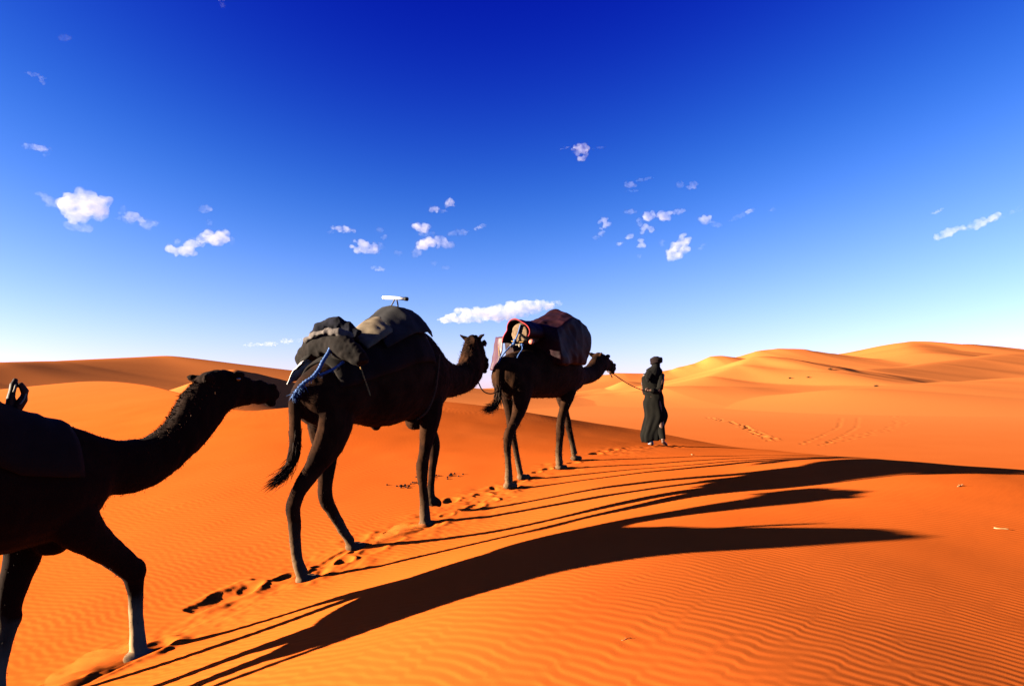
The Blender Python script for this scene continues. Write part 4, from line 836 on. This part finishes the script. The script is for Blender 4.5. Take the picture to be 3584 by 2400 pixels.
def cloud(label, lobes, seed, d=CD):
    """lobes: direction, width, height, tilt in degrees, 'd'ense or 'w'ispy; sizes in thousandths of the picture become metres at distance d"""
    rng = np.random.default_rng(seed); u0 = np.mean([q[0] for q in lobes]); v0 = np.mean([q[1] for q in lobes]); C = sky_pt(u0, v0, d)
    e = bpy.data.objects.new('cloud', None); COL.objects.link(e); e.location = C; tag(e, label, 'cloud', GC)
    f = (C - Vector((0, 0, ZC))).normalized(); rt = f.cross(Vector((0, 0, 1))).normalized(); up = rt.cross(f)
    for kind, mat, nm in (('d', M_CLOUD, 'puff'), ('w', M_WISP, 'wisp')):
        L = [q for q in lobes if q[5] == kind]
        if not L: continue
        groups = []
        for q in L:
            hit = [g for g in groups if any(abs(q[0] - p[0]) < (q[2] + p[2]) * .42 and abs(q[1] - p[1]) < (q[3] + p[3]) * .5 for p in g)]
            new = [q] + [p for g in hit for p in g]; groups = [g for g in groups if g not in hit] + [new]
        for gi, L in enumerate(groups):
          S = Soup(); mn = 1e9
          for (u, v, wpx, hpx, tilt, _) in L:
              c = sky_pt(u, v, d) - C; W, H = wpx * MPP / 2 * d / CD * 1.06, hpx * MPP / 2 * d / CD * 1.06; mn = min(mn, min(W, H)); t = R(tilt); ax = rt * math.cos(t) + up * math.sin(t); ay = up * math.cos(t) - rt * math.sin(t)
              n = int(10 + 6 * max(W, H) / min(W, H))
              for k in range(n):
                  a = rng.uniform(0, 6.28); r = math.sqrt(rng.uniform(0, .75)); q = .42 * (1.15 - .55 * r) * rng.uniform(.7, 1.2)
                  p = c + ax * (W * r * math.cos(a)) + ay * (H * r * math.sin(a) * .85) + f * rng.uniform(-.4, .4) * min(W, 1.6 * H)
                  rad = q * .98 * min(W, 1.5 * H); S.ell(p, (rad * rng.uniform(.9, 1.4), rad * rng.uniform(.9, 1.4), rad * rng.uniform(.65, .95)), n=10, m=6)
          me = fuse(S.mesh(nm), max(mn / 7, 1.2), 2, .5)
          N = len(me.vertices); co = np.empty(N * 3, np.float32); me.vertices.foreach_get('co', co); co = co.reshape(-1, 3); no = np.empty(N * 3, np.float32); me.vertices.foreach_get('normal', no); no = no.reshape(-1, 3)
          co += no * (mn * .26 * fbm(co[:, 0] / mn * 1.3 + seed, co[:, 1] / mn * 1.3, 4, co[:, 2] / mn * 1.3))[:, None]; me.vertices.foreach_set('co', co.ravel()); me.update()
          link(nm, me, mat, e)
    return e
cloud('largest and brightest round cloud, high on the left', [(300, 718, 128, 96, 0, 'd'), (335, 738, 78, 68, 10, 'd'), (268, 750, 68, 52, 0, 'd'), (285, 795, 80, 34, 10, 'w'), (250, 790, 50, 26, 0, 'w')], 1)
cloud('faint ragged wisp left of the largest cloud', [(182, 706, 50, 40, -20, 'w'), (150, 685, 30, 20, -20, 'w')], 2)
cloud('thin ragged cloud right of the largest cloud, sloping down', [(470, 763, 70, 34, -15, 'd'), (510, 780, 50, 34, -20, 'w'), (428, 735, 26, 34, 0, 'w'), (545, 784, 22, 24, 0, 'w'), (440, 768, 60, 20, 0, 'w')], 3)
cloud('small faint puff above the paired clouds on the left', [(720, 731, 42, 28, 10, 'w'), (734, 777, 16, 22, 30, 'w')], 4)
cloud('left and lower of the paired bright clouds on the left', [(640, 875, 110, 42, 5, 'd'), (672, 853, 50, 32, 20, 'd'), (620, 845, 22, 20, 0, 'w')], 5)
cloud('right and upper of the paired bright clouds on the left', [(745, 836, 100, 52, 12, 'd'), (775, 822, 50, 40, 0, 'd'), (808, 842, 26, 30, 0, 'w'), (685, 838, 24, 18, 0, 'w')], 6)
cloud('thin flat cloud hanging high at the left edge', [(127, 516, 72, 18, 4, 'd'), (165, 530, 20, 34, -20, 'w')], 7)
cloud('small arched cloud left of the middle cluster', [(1195, 800, 70, 26, -8, 'd'), (1160, 812, 34, 16, 25, 'w'), (1235, 808, 30, 14, -15, 'd')], 8)
cloud('ragged cloud above the middle camel, left of its largest neighbour', [(1262, 862, 60, 56, -10, 'd'), (1300, 868, 50, 40, 20, 'd'), (1330, 870, 40, 56, 0, 'w'), (1345, 830, 26, 18, 20, 'w'), (1330, 804, 26, 14, -10, 'w')], 9)
cloud('broad ragged cloud in the middle cluster with a wing to the right', [(1475, 797, 70, 36, -8, 'd'), (1510, 850, 120, 44, 10, 'd'), (1555, 856, 60, 36, 0, 'd'), (1458, 882, 40, 34, 20, 'w'), (1605, 815, 84, 22, 14, 'w'), (1500, 820, 60, 26, 0, 'w'), (1392, 886, 30, 26, -40, 'w')], 10)
cloud('small hooked cloud topmost in the middle cluster', [(1573, 716, 38, 46, 40, 'd'), (1524, 732, 36, 24, 0, 'd'), (1550, 738, 40, 14, 0, 'w')], 11)
cloud('tiny slanted wisp at the right end of the middle cluster', [(1680, 795, 42, 16, 25, 'd')], 12)
cloud('tiny flat puff lowest in the middle cluster', [(1318, 940, 54, 18, -5, 'd')], 13)
cloud('faint double wisp below the broad middle cloud', [(1516, 921, 28, 18, 0, 'w'), (1560, 936, 32, 16, 5, 'w')], 14)
cloud('long flat white cloud low behind the two loaded camels', [(1565, 1118, 90, 32, 5, 'd'), (1620, 1104, 110, 56, 3, 'd'), (1675, 1100, 110, 60, 3, 'd'), (1735, 1097, 110, 60, 3, 'd'), (1795, 1086, 110, 66, 6, 'd'), (1850, 1078, 100, 58, 4, 'd'), (1900, 1070, 80, 40, 4, 'd'), (1940, 1062, 60, 24, 0, 'w')], 15, 3600)
cloud('string of tiny puffs low in the sky left of the middle camel', [(885, 1206, 60, 16, 2, 'd'), (945, 1203, 50, 16, 0, 'd'), (1000, 1192, 46, 20, 0, 'd'), (1040, 1190, 30, 14, 0, 'w'), (1075, 1184, 30, 14, 0, 'd')], 16, 3600)
cloud('lone bird shaped cloud above the right cluster', [(2030, 522, 66, 34, 10, 'd'), (2040, 548, 34, 34, 60, 'd'), (1978, 518, 36, 10, 15, 'w'), (2100, 517, 60, 9, 5, 'w')], 17)
cloud('faint streaky wisps high in the right cluster', [(2204, 646, 46, 22, -5, 'w'), (2257, 627, 70, 12, 8, 'w'), (2215, 668, 50, 9, 0, 'w')], 18)
cloud('faint forked puff high right of the streaky wisps', [(2380, 646, 26, 30, 0, 'w'), (2425, 650, 38, 26, 15, 'w')], 19)
cloud('upright club shaped cloud at the left of the right cluster', [(2117, 780, 42, 40, 0, 'd'), (2104, 812, 26, 44, -25, 'd'), (2085, 832, 24, 14, 10, 'w')], 20)
cloud('large ragged cloud in the middle of the right cluster', [(2270, 757, 46, 34, 20, 'd'), (2323, 754, 54, 44, 20, 'd'), (2375, 742, 50, 18, 5, 'd'), (2262, 803, 44, 42, -20, 'd'), (2207, 742, 44, 18, 0, 'w'), (2245, 778, 34, 34, 0, 'w')], 21)
cloud('small upright puff under the ragged right cloud', [(2242, 852, 34, 44, -20, 'd'), (2238, 896, 16, 16, 0, 'w')], 22)
cloud('pair of tiny slanted puffs left of the upright puff', [(2205, 827, 30, 18, 20, 'd'), (2169, 853, 20, 12, 10, 'd')], 23)
cloud('bright wedge shaped cloud lowest in the right cluster', [(2370, 880, 92, 56, 25, 'd'), (2396, 838, 40, 46, 60, 'd'), (2319, 850, 22, 28, 0, 'w'), (2457, 865, 34, 16, 35, 'w')], 24)
cloud('comet shaped cloud right of the cluster with a trailing tail', [(2472, 770, 44, 44, 0, 'd'), (2505, 785, 46, 20, -15, 'w'), (2585, 757, 70, 16, 25, 'w'), (2625, 738, 34, 16, 25, 'd')], 25)
cloud('tiny faint puff alone right of the comet shaped cloud', [(2705, 734, 20, 18, 0, 'w')], 26)
cloud('long slanting streak of cloud near the right edge', [(3315, 815, 90, 26, 20, 'd'), (3440, 776, 100, 28, 22, 'd'), (3375, 800, 40, 14, 0, 'w'), (3506, 759, 26, 12, 0, 'w'), (3566, 731, 52, 14, 28, 'w'), (3290, 830, 40, 12, 20, 'w')], 27)
cloud('tiny slanted dash of cloud above the right streak', [(3279, 740, 38, 11, 24, 'd')], 28)
cloud('faint curved wisp high at the left edge', [(122, 264, 56, 14, -4, 'w'), (148, 284, 24, 12, -60, 'w')], 29)
cloud('faint wisp at the top edge, left of the middle', [(776, 12, 20, 30, 50, 'w')], 30)
cloud('faint pale tuft near the top left corner', [(227, 133, 28, 18, 10, 'w')], 31)
SC.cycles.volume_step_rate = 0.5; SC.cycles.volume_max_steps = 128

# ------------------------------------------------------------------ small things lying on the sand, blown sand at the feet
M_TWIG = mat_noise('dry_twig', (.10, .05, .02), (.18, .10, .05), 40, .9)
M_STRAW = mat_noise('straw', (.22, .14, .06), (.30, .2, .1), 40, .9)
M_DUNG = mat_noise('dung', (.006, .003, .002), (.014, .007, .004), 40, .95)
M_SHRUB = mat_noise('dry_shrub', (.02, .014, .006), (.045, .03, .012), 20, .95)
def twig(x, y, az, L, r, mat, label, fork=0):
    S = Soup(); d = np.array([math.sin(R(az)), math.cos(R(az))]); P = []
    for t in np.linspace(-.5, .5, 6):
        q = np.array([x, y]) + d * L * t + np.array([-d[1], d[0]]) * L * .06 * math.sin(t * 7); P.append((q[0], q[1], ground_z(q[0], q[1]) + r * .8 + L * .10 * max(0, t)))
    S.tube(P, [r * (1 - .5 * i / 5) for i in range(6)], 7); o = link('twig', S.mesh('twig'), mat); tag(o, label, 'twig', 'dry twigs on the sand')
    for k in range(fork):
        S = Soup(); b = P[2 + k]; e = (b[0] + d[1] * L * .25 * (1 if k % 2 else -1) + d[0] * L * .1, b[1] - d[0] * L * .25 * (1 if k % 2 else -1) + d[1] * L * .1, b[2] + L * .12)
        S.tube([b, ((b[0] + e[0]) / 2, (b[1] + e[1]) / 2, (b[2] + e[2]) / 2 + .003), e], [r * .7, r * .55, r * .3], 6); link('side_shoot', S.mesh('side_shoot'), mat, o)
    return o
twig(3.50, 4.97, 118, .085, .0042, M_STRAW, 'pale straw lying on the ripples at the right')
twig(4.15, 6.4, 60, .09, .005, M_TWIG, 'little dark twig on the sand at the right, below the crest', 2)
twig(.44, 2.71, 70, .04, .0014, M_TWIG, 'thin dark twig on the sand at the bottom, right of the shadow', 1)
twig(2.95, 11.3, 10, .12, .005, M_STRAW, 'straw standing among the thin leg shadows', 0)
# camel droppings scattered beyond the middle camel's forelegs
rng = np.random.default_rng(9); S = Soup()
for cx, cy, n, sp in ((-1.44, 9.2, 10, .08), (-1.33, 9.38, 7, .05), (-1.1, 9.65, 8, .07), (-.92, 9.8, 13, .08)):
    for k in range(n):
        x, y = cx + rng.normal(0, sp * 1.5), cy + rng.normal(0, sp); S.ell((x, y, ground_z(x, y) + .008), (rng.uniform(.012, .022), rng.uniform(.010, .016), .012), rot=(0, 0, rng.uniform(0, 3)), n=7, m=4)
o = link('camel_droppings', S.mesh('camel_droppings'), M_DUNG); tag(o, 'dark droppings scattered beyond the middle camel\'s forelegs', 'droppings', None, 'stuff')
def shrub(x, y, h, label, seed):
    rng = np.random.default_rng(seed); z = ground_z(x, y); n = 220; P = np.stack([np.full(n, 0.0) + rng.normal(0, h * .25, n), rng.normal(0, h * .25, n), rng.uniform(-.05, .1, n) * h], 1)
    D = np.stack([rng.normal(0, .8, n), rng.normal(0, .8, n), rng.uniform(.4, 1.2, n)], 1)
    e = bpy.data.objects.new('desert_shrub', None); COL.objects.link(e); e.location = (x, y, z); tag(e, label, 'shrub', 'tiny shrubs on the far dune')
    s = strands('stems', P, D, h, h * .06, M_SHRUB, e, seed, .1); return e
shrub(54.8, 117.5, .45, 'uppermost tiny dark shrub on the lit far dune', 1)
shrub(45.6, 112.1, .3, 'tiny dark shrub at the foot of the far dune, left of its neighbour', 2)
shrub(48.1, 110.9, .3, 'tiny dark shrub at the foot of the far dune, middle of three', 3)
shrub(43.5, 81.7, .3, 'tiny dark shrub at the edge of the low dune on the right', 4)

# sand thrown up by the feet
def dust_mat():
    m = bpy.data.materials.new('blown_sand'); m.use_nodes = True; n = m.node_tree.nodes; l = m.node_tree.links; n.clear()
    o = n.new('ShaderNodeOutputMaterial'); v = n.new('ShaderNodeVolumePrincipled'); v.inputs['Color'].default_value = (.62, .17, .03, 1)
    tc = n.new('ShaderNodeTexCoord'); mp = n.new('ShaderNodeMapping'); mp.inputs['Rotation'].default_value = (0, 0, R(-58)); mp.inputs['Scale'].default_value = (3.0, 12, 9); l.new(tc.outputs['Object'], mp.inputs[0])
    nz = n.new('ShaderNodeTexNoise'); nz.inputs['Scale'].default_value = 1.0; nz.inputs['Detail'].default_value = 5; l.new(mp.outputs[0], nz.inputs['Vector'])
    mr = n.new('ShaderNodeMapRange'); mr.inputs['From Min'].default_value = .42; mr.inputs['From Max'].default_value = .75; mr.inputs['To Min'].default_value = 0; mr.inputs['To Max'].default_value = 16
    l.new(nz.outputs['Fac'], mr.inputs['Value']); l.new(mr.outputs[0], v.inputs['Density']); l.new(v.outputs[0], o.inputs['Volume']); return m
M_DUST = dust_mat()
def dust(x, y, L, W, H, label, seed):
    rng = np.random.default_rng(seed); S = Soup(); d = (math.sin(R(HEAD_AZ)), math.cos(R(HEAD_AZ)))
    for k in range(9):
        t = rng.uniform(-1, 1); q = rng.normal(0, .3); px, py = x + d[0] * L * t - d[1] * W * q, y + d[1] * L * t + d[0] * W * q; s = (1 - .55 * abs(t))
        S.ell((px, py, ground_z(px, py) + H * .15), (L * .45, W * .8 * s, H * s), rot=(0, 0, R(58)), n=12, m=8)
    me = fuse(S.mesh('blown_sand'), .012, 4); o = link('blown_sand', me, M_DUST); tag(o, label, 'sand spray', None, 'stuff'); return o
dust(-2.72, 4.62, .36, .14, .10, 'sand sprayed up round the nearest camel\'s front foot', 1)
dust(-1.15, 7.05, .30, .12, .06, 'sand sprayed behind the middle camel\'s front foot', 2)
